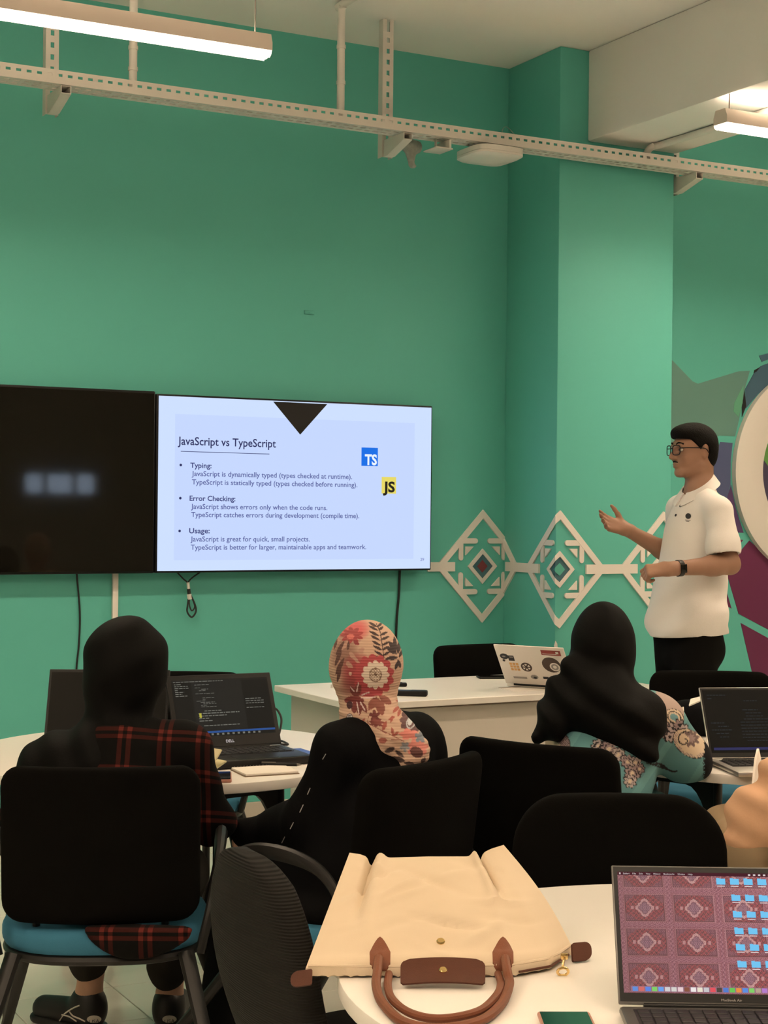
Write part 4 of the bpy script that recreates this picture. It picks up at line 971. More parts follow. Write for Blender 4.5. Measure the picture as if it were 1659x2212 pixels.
# right table: black bag and a standing note pad
t = thing('black_pouch', 'soft black pouch with a white tag on the right round table behind the silver laptop', 'bag', tuple(on(1490, 1590, ZT)))
b0 = on(1490, 1590, ZT)
blob('pouch_body', [El(b0+(0, .02, .055), (.085, .07, .062)), El(b0+(.07, .03, .05), (.06, .06, .055)), El(b0+(-.055, .0, .035), (.05, .05, .04)), Fn(lambda F, X, Y, Z: np.maximum(F, ZT+.001-Z))], .006, M['abaya'], t)
leaf_pts = [P(1489, 1526, 5.02), P(1517, 1514, 5.02), P(1516, 1506, 5.06), P(1493, 1512, 5.06)]
leaf('tag', leaf_pts, M['paper'], .004); leaf('tag', [P(1473, 1544, 5.03), P(1478, 1541, 5.02), P(1477, 1527, 5.03), P(1473, 1529, 5.03)], M['paper'], .003)
# phone in the foreground
c = on(1222, 2204, ZT); t = thing('phone', 'dark green phone lying at the bottom edge of the front table', 'phone', (c[0], c[1]-.06, ZT), .02)
MB().box((0, 0, .0039), (.0765, .155, .0078), .0035, 3).build('case', M['pink'], t); MB().box((-.017, 0, .0079), (.036, .148, .0006), 0).build('reflection_split', M['green_glass'], t); MB().box((.0175, 0, .0079), (.033, .148, .0006)).build('reflection_split', M['green_reflection'], t)  # two green halves paint a reflection on the glass

# ================================================================== PEOPLE
def sr(*c): return lin(np.array(c, float))
# ---------------------------------------------------------------- the standing man
BD = 6.9
def B(u, v, dy=0.): return P(u, v, BD+dy)
man = thing('person', 'standing man in a white polo shirt, glasses and black trousers, holding out one open hand', 'person', (*B(1485, 1400)[:2], 0))
bf = nrm((-.88, -.475, 0)); bl = np.array((-bf[1]*-1, 0, 0)); bl = np.array((.475, -.88, 0))    # facing, and his left side
hf = nrm((-.955, -.30, 0)); hl_ = np.array((.30, -.955, 0)); up = np.array((0, 0, 1.))
H0 = B(1500, 973)                                                                              # eye level, middle of the head
def hd(f, l, z): return H0+hf*f+hl_*l+up*z
hR = np.array([hf, hl_, up])
shL, shR = B(1550, 1102, -.15), B(1470, 1100, .15); neck0 = B(1512, 1062, 0); pel = B(1488, 1392)
elL, wrL = B(1577, 1219, -.20), B(1447, 1229, -.30)
elR, wrR = B(1462, 1205, .14), B(1352, 1143, .02)
dL = nrm(wrL-elL); dRr = nrm(B(1273, 1117, -.05)-wrR)
bp = [El(hd(-.005, 0, .022), (.093, .074, .085), .02, hR), El(hd(.030, 0, -.045), (.058, .054, .066), .03, hR), El(hd(.020, 0, -.02), (.066, .062, .07), .03, hR),
      El(hd(.068, 0, -.098), (.022, .024, .018), .02, hR), C(hd(.088, 0, .004), hd(.108, 0, -.030), .008, .0125, .014), El(hd(.100, .012, -.034), (.012, .008, .008), .008, hR), El(hd(.100, -.012, -.034), (.012, .008, .008), .008, hR),
      C(hd(.078, -.035, .020), hd(.078, .035, .020), .014, .014, .015), El(hd(.058, .036, -.030), (.026, .022, .024), .02, hR), El(hd(.058, -.036, -.030), (.026, .022, .024), .02, hR),
      El(hd(.088, 0, -.060), (.012, .022, .006), .006, hR), El(hd(.086, 0, -.072), (.012, .019, .007), .006, hR),
      C(hd(.0, .058, -.065), hd(.060, .026, -.098), .016, .016, .02), C(hd(.0, -.058, -.065), hd(.060, -.026, -.098), .016, .016, .02),
      Sub(El(hd(.088, .032, .001), (.014, .017, .011), .01, hR)), Sub(El(hd(.088, -.032, .001), (.014, .017, .011), .01, hR)),
      El(hd(-.012, .074, -.008), (.017, .009, .029), .008, hR), El(hd(-.012, -.074, -.008), (.017, .009, .029), .008, hR), Sub(El(hd(-.008, .086, -.006), (.008, .008, .016), .006, hR)),
      C(hd(-.030, 0, -.055), neck0+bf*.0, .055, .058, .03), C(neck0, neck0-up*.10, .06, .09, .04),
      C(shL, shR, .055, .055, .05), C(neck0-up*.16, pel+up*.04, .085, .06, .05), C(shL, elL, .047, .040, .03), C(elL, elL+dL*.09, .041, .041, .02), C(elL+dL*.07, wrL, .041, .027, .02),
      C(shR, elR, .045, .040, .03), C(elR, elR+nrm(wrR-elR)*.09, .040, .041, .02), C(elR+nrm(wrR-elR)*.07, wrR, .041, .026, .02)]
kneeL, kneeR = B(1478, 1640, -.10), B(1470, 1640, .10); fL = np.array((*B(1486, 1860, -.10)[:2], .09)); fR = np.array((*B(1474, 1860, .12)[:2], .09))
for hp, kn, ft in ((pel+bl*.09, kneeL, fL), (pel-bl*.09, kneeR, fR)): bp += [C(hp, kn, .065, .05, .03), C(kn, ft, .05, .036, .03)]
bp += hand_prims(wrR, dRr, np.cross(dRr, nrm((.0, .45, .9)))*1.0 if np.cross(dRr, nrm((0, .45, .9)))[1] < 0 else -np.cross(dRr, nrm((0, .45, .9))), (0, .45, .9), .97, (10, 13, 17, 22), (.62, .70, .25), .10)
bp += hand_prims(wrL, nrm((-1, .0, -.10)), (0, .62, -.78), (0, .78, .62), 1.0, (48, 54, 60, 66), (.80, .30, .50), .08)
blob('body', bp, .0042, M['skin'], man, n=1)
# hair
def face_cut(F, X, Y, Z):
    f = (X-H0[0])*hf[0]+(Y-H0[1])*hf[1]; z = Z-H0[2]; l = (X-H0[0])*hl_[0]+(Y-H0[1])*hl_[1]
    line = np.where(f > .050, .045+.10*(f-.05)+0*z, np.where(f > .012, .045-1.05*(.050-f), .004-np.maximum(.012-f, 0)*1.6))   # forehead, temple, round the ear, nape
    ear = np.sqrt(((f+.012)/.021)**2+((z+.010)/.036)**2)-1
    line = np.maximum(line, -.075)
    G = np.maximum(F, (line-z)*.7)
    return np.maximum(G, np.where(np.abs(l) > .05, -ear*.02, -1))
hp_ = [El(hd(-.006, 0, .030), (.100, .083, .088), .02, hR), El(hd(.028, .0, .072), (.078, .070, .042), .02, hR), El(hd(.062, .012, .066), (.040, .052, .026), .02, hR), El(hd(-.050, 0, -.015), (.052, .066, .072), .02, hR), Fn(face_cut)]
blob('hair', hp_, .0042, M['hair'], man, n=1)
br = MB()
for l in (-1, 1): br.tube(smooth_path([hd(.0925, l*.014, .024), hd(.091, l*.032, .030), hd(.078, l*.050, .024)]), [.0035]*17, 6)
br.build('eyebrows', M['hair'], man, True)
mo = MB().tube(smooth_path([hd(.088, -.020, -.053), hd(.098, 0, -.050), hd(.088, .020, -.053)]), [.0028]*17, 6); mo.build('moustache', M['hair'], man, True)
for l in (-1, 1):
    ey = blob('eye', [El(hd(.0765, l*.029, .001), (.0110, .0125, .0085), .004, hR)], .003, M['eye_white'], man)
    MB().lathe([(.005, 0), (.005, .002)], (0, 0, 0), 12, np.array([hl_, up, hf]).T).build('iris', M['print_black'], man) .location = tuple(loc_of(man, hd(.0865, l*.030, .001))[0])
gl = MB(); ln_ = MB()
for l in (-1, 1):
    c = hd(.104, l*.034, -.002); e1 = nrm(hl_*1-hf*.18*l); ring = [c+e1*.0255*math.cos(a)*(abs(math.cos(a))**4+abs(math.sin(a))**4)**-.25+up*.0205*math.sin(a)*(abs(math.cos(a))**4+abs(math.sin(a))**4)**-.25 for a in np.linspace(0, 2*math.pi, 25)]
    gl.tube(ring, .0021, 6)
    gl.tube(smooth_path([c+e1*l*.026+up*.008, hd(.06, l*.074, .008), hd(-.005, l*.082, .006), hd(-.025, l*.082, -.012)]), .0022, 6)
    m_l = MB().add([*(ring[:-1]), *[p-hf*.0012 for p in ring[:-1]]], [tuple(range(24)), tuple(range(47, 23, -1))]+[(i, (i+1) % 24, 24+(i+1) % 24, 24+i) for i in range(24)])
    ln_.v += m_l.v; ln_.f += [tuple(int(x)+ln_.n for x in q) for q in m_l.f]; ln_.m += m_l.m; ln_.n += m_l.n
gl.tube(smooth_path([hd(.1065, -.009, .004), hd(.110, 0, .007), hd(.1065, .009, .004)]), .002, 6)
go = gl.build('glasses', M['black_plastic'], man, True); ln_.build('lens', M['lens'], go, True)
# polo shirt
wst = B(1487, 1290); hem = B(1484, 1372)
sleeve_end = B(1561, 1176, -.20)
def bR(): return np.array([bf, bl, up])
chest = B(1503, 1150)
sh = [C(shL, shR, .055, .050, .04), C(neck0-up*.012, neck0-up*.06, .068, .09, .05), C(neck0-up*.02, shL, .056, .055, .03), C(neck0-up*.02, shR, .054, .050, .03), El(chest-up*.02, (.124, .155, .17), .05, bR()), El(B(1495, 1240), (.126, .160, .20), .05, bR()), El(wst, (.134, .172, .16), .05, bR()), El(hem+up*.06, (.142, .176, .14), .05, bR()),
      C(hem+up*.10+bl*.07, hem-up*.02+bl*.07, .095, .10, .06), C(hem+up*.10-bl*.07, hem-up*.02-bl*.07, .095, .10, .06), C(B(1452, 1300, .0), B(1444, 1420, 0), .075, .085, .05), C(B(1520, 1300, .0), B(1522, 1420, 0), .08, .085, .05),
      C(shL+bl*.012-up*.008, sleeve_end, .055, .068, .016), C(sleeve_end, sleeve_end+nrm(sleeve_end-shL)*.03, .068, .069, .02),
      C(shR, B(1462, 1180, .16), .056, .060, .035)]
def shirt_cut(F, X, Y, Z):
    s = X*bf[0]+Y*bf[1]; q = X*bl[0]+Y*bl[1]
    F = F+.0065*np.sin(38*s+9*Z+3*np.sin(7*Z))*np.clip((1.50-Z)*2.5, 0, 1)+.0085*np.sin(24*q-13*Z+2*np.sin(9*Z))*np.clip((1.30-Z)*3.5, 0, 1)+.005*np.sin(48*Z+28*s-14*q)*np.clip((1.16-Z)*6, 0, 1)*np.clip((Z-1.03)*12, 0, 1)
    z0 = hem[2]-.004+.012*np.sin(7*(X-hem[0])+.6)
    F = np.maximum(F, z0-Z)
    nk = B(1506, 1052); tilt = (X-nk[0])*bf[0]+(Y-nk[1])*bf[1]
    return np.maximum(F, (Z-(nk[2]+.004-.62*np.clip(tilt, -.09, .07)))*.8)
def cutC(a, b, r): return Sub(C(a, b, r, r, .006))
sd = nrm(sleeve_end-shL); sh += [Fn(shirt_cut), Sub(El(sleeve_end+sd*.080, (.085, .085, .055), .004, None)), cutC(sleeve_end-sd*.05, sleeve_end+sd*.1, .054)]
blob('polo_shirt', sh, .0055, M['polo'], man, n=2)
# collar, placket buttons, chest emblem, watch
col = MB(); nk = B(1506, 1049)
def cring(a, r, dz): 
    d = bf*math.cos(a)*1.0+bl*math.sin(a); return nk+d*r-up*(.046*math.cos(a)+dz)
na = 36; angs = np.linspace(.16, 2*math.pi-.16, na); V = []
for a in angs: q_ = max(math.cos(a), 0)**6; V += [cring(a, .063, -.012), cring(a, .068, -.014), cring(a, .098+.010*q_, .026+.020*q_), cring(a, .091+.008*q_, .027+.019*q_)]
F = [(i*4+k, i*4+(k+1) % 4, (i+1)*4+(k+1) % 4, (i+1)*4+k) for i in range(na-1) for k in range(4)]+[(0, 1, 2, 3), tuple((na-1)*4+k for k in (3, 2, 1, 0))]
col.add(V, F).build('collar', M['polo'], man, True)
def on_shirt(u, v, d0):                                  # first hit of the shirt along the view line
    return B(u, v, d0)
sh_o = [o for o in man.children if o.name.startswith('polo_shirt')][0]
_bv = None
def hit(o, u, v):
    from mathutils.bvhtree import BVHTree
    global _bv
    if _bv is None or _bv[0] is not o:
        _bv = (o, BVHTree.FromPolygons([x.co.copy() for x in o.data.vertices], [tuple(p.vertices) for p in o.data.polygons]))
    Mi = ROOTS[top(o)].inverted(); o0 = Mi @ Vector((0, 0, CAMH)); d = (Mi.to_3x3() @ Vector(ray(u, v))).normalized()
    r = _bv[1].ray_cast(o0, d); return (np.array(r[0]), np.array(r[1])) if r[0] else (None, None)
def patch(name, o, pts, m, e=.0015, parent=None):        # thin print lying on a garment
    V = []; 
    for u, v in pts:
        p, n = hit(o, u, v)
        if p is None: return None
        V.append(p+n*e)
    k = len(V)
    if k > 8:                                            # round prints follow the bulge of the cloth: rings towards a middle point
        cu, cv = sum(p[0] for p in pts)/k, sum(p[1] for p in pts)/k
        for u, v in pts:
            p, n = hit(o, cu+(u-cu)*.5, cv+(v-cv)*.5); V.append(p+n*e if p is not None else V[len(V)-k])
        p, n = hit(o, cu, cv); V.append(p+n*e)
        return mesh_obj(name, V, [(i, (i+1) % k, k+(i+1) % k, k+i) for i in range(k)]+[(k+i, k+(i+1) % k, 2*k) for i in range(k)], m, parent or o, fixn=False)
    return mesh_obj(name, V, [tuple(range(k))], m, parent or o, fixn=False)
def pdisc(u, v, r, n=14): return [(u+r*math.cos(2*math.pi*i/n), v+r*math.sin(2*math.pi*i/n)) for i in range(n)]
for u, v in ((1470, 1093), (1460, 1113)):
    p, n = hit(sh_o, u, v)
    if p is not None: MB().lathe([(.0058, 0), (.0058, .002), (.004, .003)], p, 14, np.array([nrm(np.cross(n, up)), np.cross(n, nrm(np.cross(n, up))), n]).T).build('button', M['print_black'], man)
patch('emblem', sh_o, pdisc(1487, 1115, 6.2), M['print_black'])
for u, v, w_ in ((1486, 1123.5, 6), (1485.5, 1126.2, 3.6)): patch('emblem_lettering', sh_o, [(u-w_, v-.7), (u+w_, v+.2), (u+w_, v+1.2), (u-w_, v+.3)], M['print_black'])
# trousers, shoes, watch
tr = [El(hem+up*.03, (.118, .160, .10), .04, bR()), El(hem-up*.09, (.10, .12, .08), .04, bR()), C(hem+bl*.085, kneeL, .092, .080, .03), C(hem-bl*.085, kneeR, .092, .080, .03), C(kneeL, fL-up*.02, .080, .066, .02), C(kneeR, fR-up*.02, .080, .066, .02), El(hem-bf*.06-up*.06, (.085, .15, .10), .04, bR()), Fn(lambda F, X, Y, Z: np.maximum(F, .045-Z))]
blob('trousers', tr, .010, M['trousers'], man)
for ft in (fL, fR):
    q = np.array((ft[0], ft[1], .045)); blob('shoe', [C(q-bf*.05, q+bf*.15, .042, .036, .02), El(q+up*.03, (.05, .05, .05)), Fn(lambda F, X, Y, Z: np.maximum(F, .004-Z))], .008, M['shoe'], man)
wa = wrL-dL*.045; n_ = nrm(np.cross(dL, up)); n_ = n_ if n_[1] < 0 else -n_
wt = MB().tube([wa-dL*.010, wa+dL*.010], .0345, 20).build('watch', M['black_plastic'], man, True)
MB().box(wa+n_*.036, (.028, .008, .036), .003, 2, frame(dL, n_, nrm(np.cross(dL, n_)))).build('watch_face', M['gloss_screen'], wt, True)

# ---------------------------------------------------------------- woman in black headscarf and red plaid
D1 = 4.05
def L1(u, v, dy=0.): return P(u, v, D1+dy)
w1 = thing('person', 'seated woman in a black headscarf and red and black plaid shirt, seen from behind', 'person', (-.66, 3.98, 0))
hc = L1(272, 1440); sL, sR = L1(118, 1662, .0), L1(388, 1626, .02); p1 = np.array((-.655, 3.93, .56))
eR, eL = L1(455, 1772, .10), L1(28, 1800, .08); hR1, hL1 = np.array((-.55, 4.29, .768)), np.array((-.84, 4.28, .768))
ank = ((P(192, 2150, 4.52), np.array((-.77, 4.42, .47)), P(178, 2212, 4.56)), (P(366, 2150, 4.52), np.array((-.55, 4.42, .47)), P(374, 2205, 4.56)))
bp = [El(hc, (.078, .095, .108)), C(hc-up*.08, L1(258, 1610, .03), .045, .045), C(sL, sR, .06, .06, .05), C(L1(250, 1660), p1, .11, .13, .05), C(sL, eL, .045, .04), C(sR, eR, .045, .04), C(eR, hR1, .038, .026), C(eL, hL1, .038, .026)]
for an, kn, ft in ank:
    hp = p1+np.array(((kn[0]-p1[0])*.7, .02, -.01)); bp += [C(hp, kn, .075, .058), C(kn, an, .05, .036), C(an, np.array((an[0], an[1], .08)), .036, .034), C(np.array((an[0], an[1], .06)), np.array((an[0], an[1]+.12, .045)), .032, .026)]
bp += hand_prims(hR1, nrm((-.45, 1, 0)), (0, 0, -1), (-1, 0, 0), .9, (12, 12, 14, 16), (.7, .6, .2))+hand_prims(hL1, nrm((.25, 1, 0)), (0, 0, -1), (1, 0, 0), .9, (12, 12, 14, 16), (.7, .6, .2))
blob('body', bp, .008, M['skin_fair'], w1)
sp_ = [C(sL, sR, .078, .082, .05), C(L1(385, 1618, .0), L1(300, 1606, 0), .052, .05, .03), C(L1(250, 1650, -.02), p1, .135, .165, .06), El(p1+np.array((.0, .02, -.01)), (.185, .16, .11), .05), C(sR, eR, .074, .060, .03), C(eR, hR1-nrm(hR1-eR)*.05, .060, .040, .03), C(sL, eL, .072, .058, .03), C(eL, hL1-nrm(hL1-eL)*.05, .058, .040, .03),
       El(P(297, 1992, 3.715), (.128, .034, .085), .02)]
def fold1(F, X, Y, Z): return F+.004*np.sin(30*X+22*Z)*np.sin(19*Z-9*X)+.003*np.sin(60*Z+25*X)*(X > -.45)
blob('plaid_shirt', sp_+[Fn(fold1), Fn(lambda F, X, Y, Z: np.maximum(np.maximum(F, .4905-Z-.085*np.clip((3.83-Y)/.08, 0, 1)), np.where(Y < 3.752, Z-.502, -1)))], .007, M['plaid'], w1)
hs = [El(L1(271, 1441), (.0965, .110, .113), .03), C(L1(274, 1420), L1(256, 1530, .0), .095, .079, .05), C(L1(256, 1525), L1(252, 1600, -.01), .078, .074, .03), C(L1(278, 1578, -.06), L1(205, 1648, -.085), .045, .06, .03), C(L1(252, 1590, -.02), L1(235, 1650, -.04), .072, .070, .03), C(L1(215, 1640, -.02), L1(120, 1660, -.01), .082, .080, .05), C(L1(120, 1660, -.01), L1(90, 1700, .02), .080, .075, .04), C(L1(205, 1650, -.06), L1(170, 1780, -.10), .08, .09, .05), C(L1(135, 1670, -.03), L1(110, 1760, -.05), .085, .085, .05),
      Fn(lambda F, X, Y, Z: F+.0055*np.sin(64*X+30*Z+1.5*np.sin(20*Z))*np.clip((1.03-Z)*5, 0, 1)+.0025*np.sin(60*Z-34*X))]
blob('headscarf', hs, .0055, M['hijab_black'], w1)
tw = blob('trousers', [C(p1+np.array((-.08, .0, -.02)), ank[0][1], .10, .078), C(p1+np.array((.08, .0, -.02)), ank[1][1], .10, .078), C(ank[0][1], P(191, 2072, 4.49), .072, .056), C(ank[1][1], P(362, 2090, 4.49), .072, .056), C(P(191, 2070, 4.49), P(191, 2086, 4.5), .058, .048, .01), C(P(362, 2088, 4.49), P(362, 2104, 4.5), .058, .048, .01)], .008, M['grey_pants'], w1)
for (an, kn, ft), uu in zip(ank, (178, 374)):
    q = np.array((an[0], an[1]-.004, .05)); yw = nrm((-.95 if uu < 200 else .05, .55 if uu < 200 else 1, 0)); Rr = np.array([yw, (-yw[1], yw[0], 0), (0, 0, 1)])
    so = blob('shoe', [C(q-yw*.012, q+yw*.16-up*.012, .042, .036, .02), El(q+np.array((0, 0, .030)), (.054, .046, .050), .02, Rr), Sub(El(q+np.array((.0, .012, .075)), (.040, .037, .022), .006, Rr)), Fn(lambda F, X, Y, Z: np.maximum(F, .016-Z))], .005, M['shoe'], w1)
    sl = blob('sole', [C(np.array((q[0], q[1], .018))-yw*.014, np.array((q[0], q[1], .018))+yw*.165, .044, .040, .01), Fn(lambda F, X, Y, Z: np.maximum(np.maximum(F, .0015-Z), Z-.022))], .005, M['shoe'], w1)
    c0 = 203 if uu < 200 else 366
    patch('heel_tab', so, [(c0+15*math.cos(a), 2201+8*math.sin(a)) for a in np.linspace(0, 2*math.pi, 17)[:-1]], M['shoe_white'], .002)
    p, n = hit(so, c0, 2205)
    if p is not None: put_text('heel_lettering', 'USA', p+n*.006-up*.003, nrm(np.cross(up, n)), nrm(np.cross(n, np.cross(up, n))), .028, .011, M['print_black'], w1, False, True)
    if uu < 200:
        for line in (((128, 2206), (140, 2190), (158, 2178), (172, 2172)), ((134, 2192), (150, 2196), (166, 2206)), ((150, 2184), (158, 2194), (172, 2200), (184, 2206))):
            pts = [hit(so, *x) for x in line]; pts = [p_+n_*.001 for p_, n_ in pts if p_ is not None]
            if len(pts) > 2: MB().tube(smooth_path(pts, 5), .0022, 6).build('shoe_piping', M['shoe_white'], w1)


# ---------------------------------------------------------------- woman in the floral headscarf
D2 = 4.10
def L2(u, v, dy=0.): return P(u, v, D2+dy)
w2 = thing('person', 'seated woman in a pink floral pleated headscarf and black robe, leaning left', 'person', (-.02, 4.0, 0))
hc2 = L2(793, 1428); fw2 = np.array((f2[0], f2[1], 0)); rt2 = np.array((f2[1], -f2[0], 0)); p2 = np.array((.085, 3.885, 0))+fw2*.17+up*.56
sL2, sR2 = L2(738, 1625, -.12), L2(896, 1604, .10); eL2, eR2 = L2(662, 1778, -.12), L2(880, 1790, .28); hL2, hR2 = L2(572, 1796, .06), L2(700, 1760, .42)
kn2 = [p2+fw2*.36+rt2*s*.07-up*.10 for s in (-1, 1)]
bp = [El(hc2, (.075, .092, .10)), C(hc2-up*.06, L2(815, 1570), .05, .055), C(sL2, sR2, .055, .055, .05), C((sL2+sR2)/2-up*.05, p2, .10, .12, .05), C(sL2, eL2, .044, .038), C(eL2, hL2, .036, .026), C(sR2, eR2, .044, .038), C(eR2, hR2, .036, .026)]
for k_ in kn2: bp += [C(p2, k_, .07, .055), C(k_, np.array((k_[0]-.02, k_[1]+.05, .07)), .05, .036)]
bp += hand_prims(hL2+up*-.004, nrm((-.80, .35, -.15)), (0, 0, -1), nrm((.7, .6, 0)), .88, (70, 72, 74, 76), (.7, .6, .2))+hand_prims(hR2, nrm((-.62, .75, .0)), (0, 0, -1), nrm((-.7, -.6, 0)), .88, (35, 38, 40, 42), (.7, .6, .2))
blob('body', bp, .008, M['skin_fair'], w2)
ab = [C(sL2, sR2, .068, .068, .05), C(L2(752, 1605, -.08), L2(880, 1590, .05), .058, .058, .04), C((sL2+sR2)/2-up*.06, p2, .14, .165, .06), C(sL2, eL2, .064, .060, .04), C(eL2, hL2-nrm(hL2-eL2)*.02, .058, .046, .03), C(L2(588, 1778, .02), L2(640, 1765, -.06), .036, .045, .03), C(hL2, hL2+nrm((-.80, .35, -.15))*.062, .046, .040, .02), C(sR2, L2(912, 1640, .10), .064, .066, .03), El(p2+fw2*.06-up*.055, (.245, .245, .075), .04), C(sR2, eR2, .066, .06, .04), C(eR2, hR2-nrm(hR2-eR2)*.03, .055, .042, .03),
      C(p2+fw2*.0, p2+fw2*.36-up*.10, .150, .095, .05), C(p2+fw2*.34-up*.12-rt2*.03, np.array((*(p2+fw2*.34-rt2*.05)[:2], .10)), .10, .13, .05), C(p2+fw2*.34-up*.11+rt2*.08, np.array((*(p2+fw2*.42+rt2*.08)[:2], .10)), .11, .13, .05), C(p2+fw2*.28-up*.10, np.array((*(p2+fw2*.27)[:2], .12)), .08, .10, .05),
      Fn(lambda F, X, Y, Z: np.maximum(F+.004*np.sin(38*X+17*Y)*np.sin(11*Z+20*X)+.004*np.sin(44*(X-Y))*np.clip(.5-Z, 0, 1), .035-Z))]
ab_o = blob('black_robe', ab, .008, M['abaya'], w2)
for (u0, v0, u1, v1) in ((704, 1628, 697, 1640), (670, 1702, 664, 1716), (655, 1738, 647, 1755), (634, 1776, 627, 1790), (616, 1806, 609, 1820)):
    patch('stitch_mark', ab_o, [(u0, v0), (u0+1.6, v0+.6), (u1+1.6, v1+.6), (u1, v1)], M['logo_white'], .002)
for s, k_ in zip((-1, 1), kn2):
    q = np.array((*(p2+fw2*.47+rt2*s*.08)[:2], .045)); blob('shoe', [C(q, q+fw2*.16, .042, .036), Fn(lambda F, X, Y, Z: np.maximum(F, .003-Z))], .008, M['shoe'], w2)
# painted cloth helpers: flat print in a (u, v) measuring frame
def ell(u, v, cu, cv, ru, rv, rot=0.):
    c, s = math.cos(rot), math.sin(rot); x, y = u-cu, v-cv; return ((x*c+y*s)/ru)**2+((-x*s+y*c)/rv)**2
def seg(u, v, a, b):
    d = np.array(b, float)-np.array(a, float); t = np.clip(((u-a[0])*d[0]+(v-a[1])*d[1])/(d@d), 0, 1); return np.hypot(u-a[0]-t*d[0], v-a[1]-t*d[1])
def flower(u, v, cu, cv, r, n, amp, ph=0., sq_=1.):
    x, y = u-cu, (v-cv)/sq_; return np.hypot(x, y)/(r*(1+amp*np.abs(np.cos(n/2*(np.arctan2(y, x)+ph)))-amp/2))
def leafm(u, v, a, b, w):                               # pointed leaf from a to b
    d = np.array(b, float)-np.array(a, float); L = np.hypot(*d); d /= L; x = (u-a[0])*d[0]+(v-a[1])*d[1]; y = -(u-a[0])*d[1]+(v-a[1])*d[0]
    t = np.clip(x/L, 0, 1); return (x > 0) & (x < L) & (np.abs(y) < w*np.sin(math.pi*t)**.8)
def z2(x, y): return 680+x/5.184, 1320+y/5.184           # measured on the enlarged headscarf
def floral(V):
    u, v = pix(V); X, Y = (u-680)*5.184, (v-1320)*5.184
    base = np.array((186, 142, 108.)); col = np.tile(base, (len(V), 1))
    def put(m, c): col[m] = c
    def mix(w, c): 
        w = np.clip(w, 0, 1)[:, None]; col[:] = col*(1-w)+np.array(c, float)*w
    nz = np.sin(X*.031+1.3*np.sin(Y*.017))*np.sin(Y*.027+1.1*np.sin(X*.021))
    mix(1.25-ell(X, Y, 420, 200, 170, 120)*.8, (190, 84, 74)); mix(1.1-ell(X, Y, 330, 480, 150, 220)*.8, (140, 96, 74)); mix(1.3-ell(X, Y, 480, 700, 170, 210)*.9, (152, 62, 56)); mix(.6-ell(X, Y, 400, 850, 140, 130)*.6, (128, 64, 54))
    put((nz > .55) & (X < 560) & (Y < 640) & (Y > 300), (172, 124, 96))
    # red flowers, upper left
    put(flower(X, Y, 415, 270, 105, 9, .55, .3, .72) < 1, (150, 60, 52)); put(flower(X, Y, 400, 285, 40, 7, .2, 0, .7) < 1, (196, 98, 80)); put(leafm(X, Y, (430, 330), (500, 380), 22), (132, 52, 48))
    for a, b, w in (((330, 330), (235, 500), 20), ((300, 420), (225, 620), 22), ((330, 520), (230, 720), 24), ((290, 620), (250, 800), 20), ((250, 300), (215, 430), 16), ((380, 330), (370, 440), 16)): put(leafm(X, Y, a, b, w), (92, 58, 46))
    # fern frond
    put(seg(X, Y, (690, 140), (735, 240)) < 5, (70, 46, 38)); put(seg(X, Y, (735, 240), (775, 520)) < 5, (70, 46, 38))
    for i, (y, l, r) in enumerate(((150, 100, 50), (190, 110, 60), (250, 115, 95), (300, 110, 105), (360, 105, 95), (410, 105, 85), (470, 105, 80), (530, 100, 75))):
        x = 700+(y-140)*.2; put(leafm(X, Y, (x, y+30), (x-l, y-28), 15), (66, 46, 38)); put(leafm(X, Y, (x+2, y+25), (x+r, y-18), 15), (62, 44, 36))
    for a, b, w in (((900, 440), (835, 340), 28), ((920, 480), (800, 400), 30), ((905, 460), (890, 280), 22), ((930, 480), (950, 330), 24), ((945, 520), (985, 420), 16), ((930, 520), (800, 530), 24), ((930, 540), (960, 640), 20), ((930, 560), (900, 660), 18)): put(leafm(X, Y, a, b, w), (62, 46, 40))
    # big red bloom with a cream flower
    put(flower(X, Y, 660, 720, 215, 13, .16, .2, 1.05) < 1, (166, 66, 60)); put((ell(X, Y, 600, 900, 160, 60) < 1), (158, 62, 58))
    put(flower(X, Y, 680, 715, 142, 12, .20, 0, 1.04) < 1, (212, 180, 146)); rr = ell(X, Y, 680, 715, 72, 80); put((rr < 1) & (rr > .72), (128, 92, 66))
    put((rr < .72) & (np.sin(X*.20)*np.sin(Y*.19) > .1), (140, 104, 76)); put(ell(X, Y, 680, 712, 18, 18) < 1, (120, 86, 62))
    put(ell(X, Y, 398, 700, 16, 20) < 1, (205, 160, 130))
    # striped dark leaves
    for a, b, w in (((450, 960), (400, 840), 26), ((460, 960), (490, 800), 30), ((480, 970), (520, 820), 20), ((440, 1020), (440, 1150), 34), ((490, 1030), (500, 1170), 30), ((520, 1020), (580, 1140), 30)): put(leafm(X, Y, a, b, w), (112, 52, 42))
    put(ell(X, Y, 440, 1000, 110, 50) < 1, (118, 52, 44))
    for a, b in (((490, 800), (470, 900)), ((525, 940), (610, 908)), ((520, 975), (690, 965)), ((470, 1020), (495, 1150)), ((510, 1020), (560, 1110)), ((420, 1020), (400, 1100)), ((400, 850), (440, 900))): put(seg(X, Y, a, b) < 6, (205, 172, 150))
    for a, b, w in (((700, 960), (600, 1110), 46), ((705, 980), (760, 1170), 50), ((720, 950), (860, 1040), 42)): put(leafm(X, Y, a, b, w), (128, 70, 52))
    put(ell(X, Y, 390, 1050, 34, 45) < 1, (70, 40, 36)); rr = ell(X, Y, 390, 1205, 38, 62); put(rr < 1, (92, 66, 58)); put(rr < .75, (196, 176, 156)); put((rr < .5) & (np.sin(Y*.2) > 0), (110, 86, 76))
    # lower tail
    put(flower(X, Y, 670, 1170, 48, 5, .7, .4) < 1, (104, 48, 40)); put(flower(X, Y, 690, 1250, 70, 7, .5, .1, .6) < 1, (122, 60, 48))
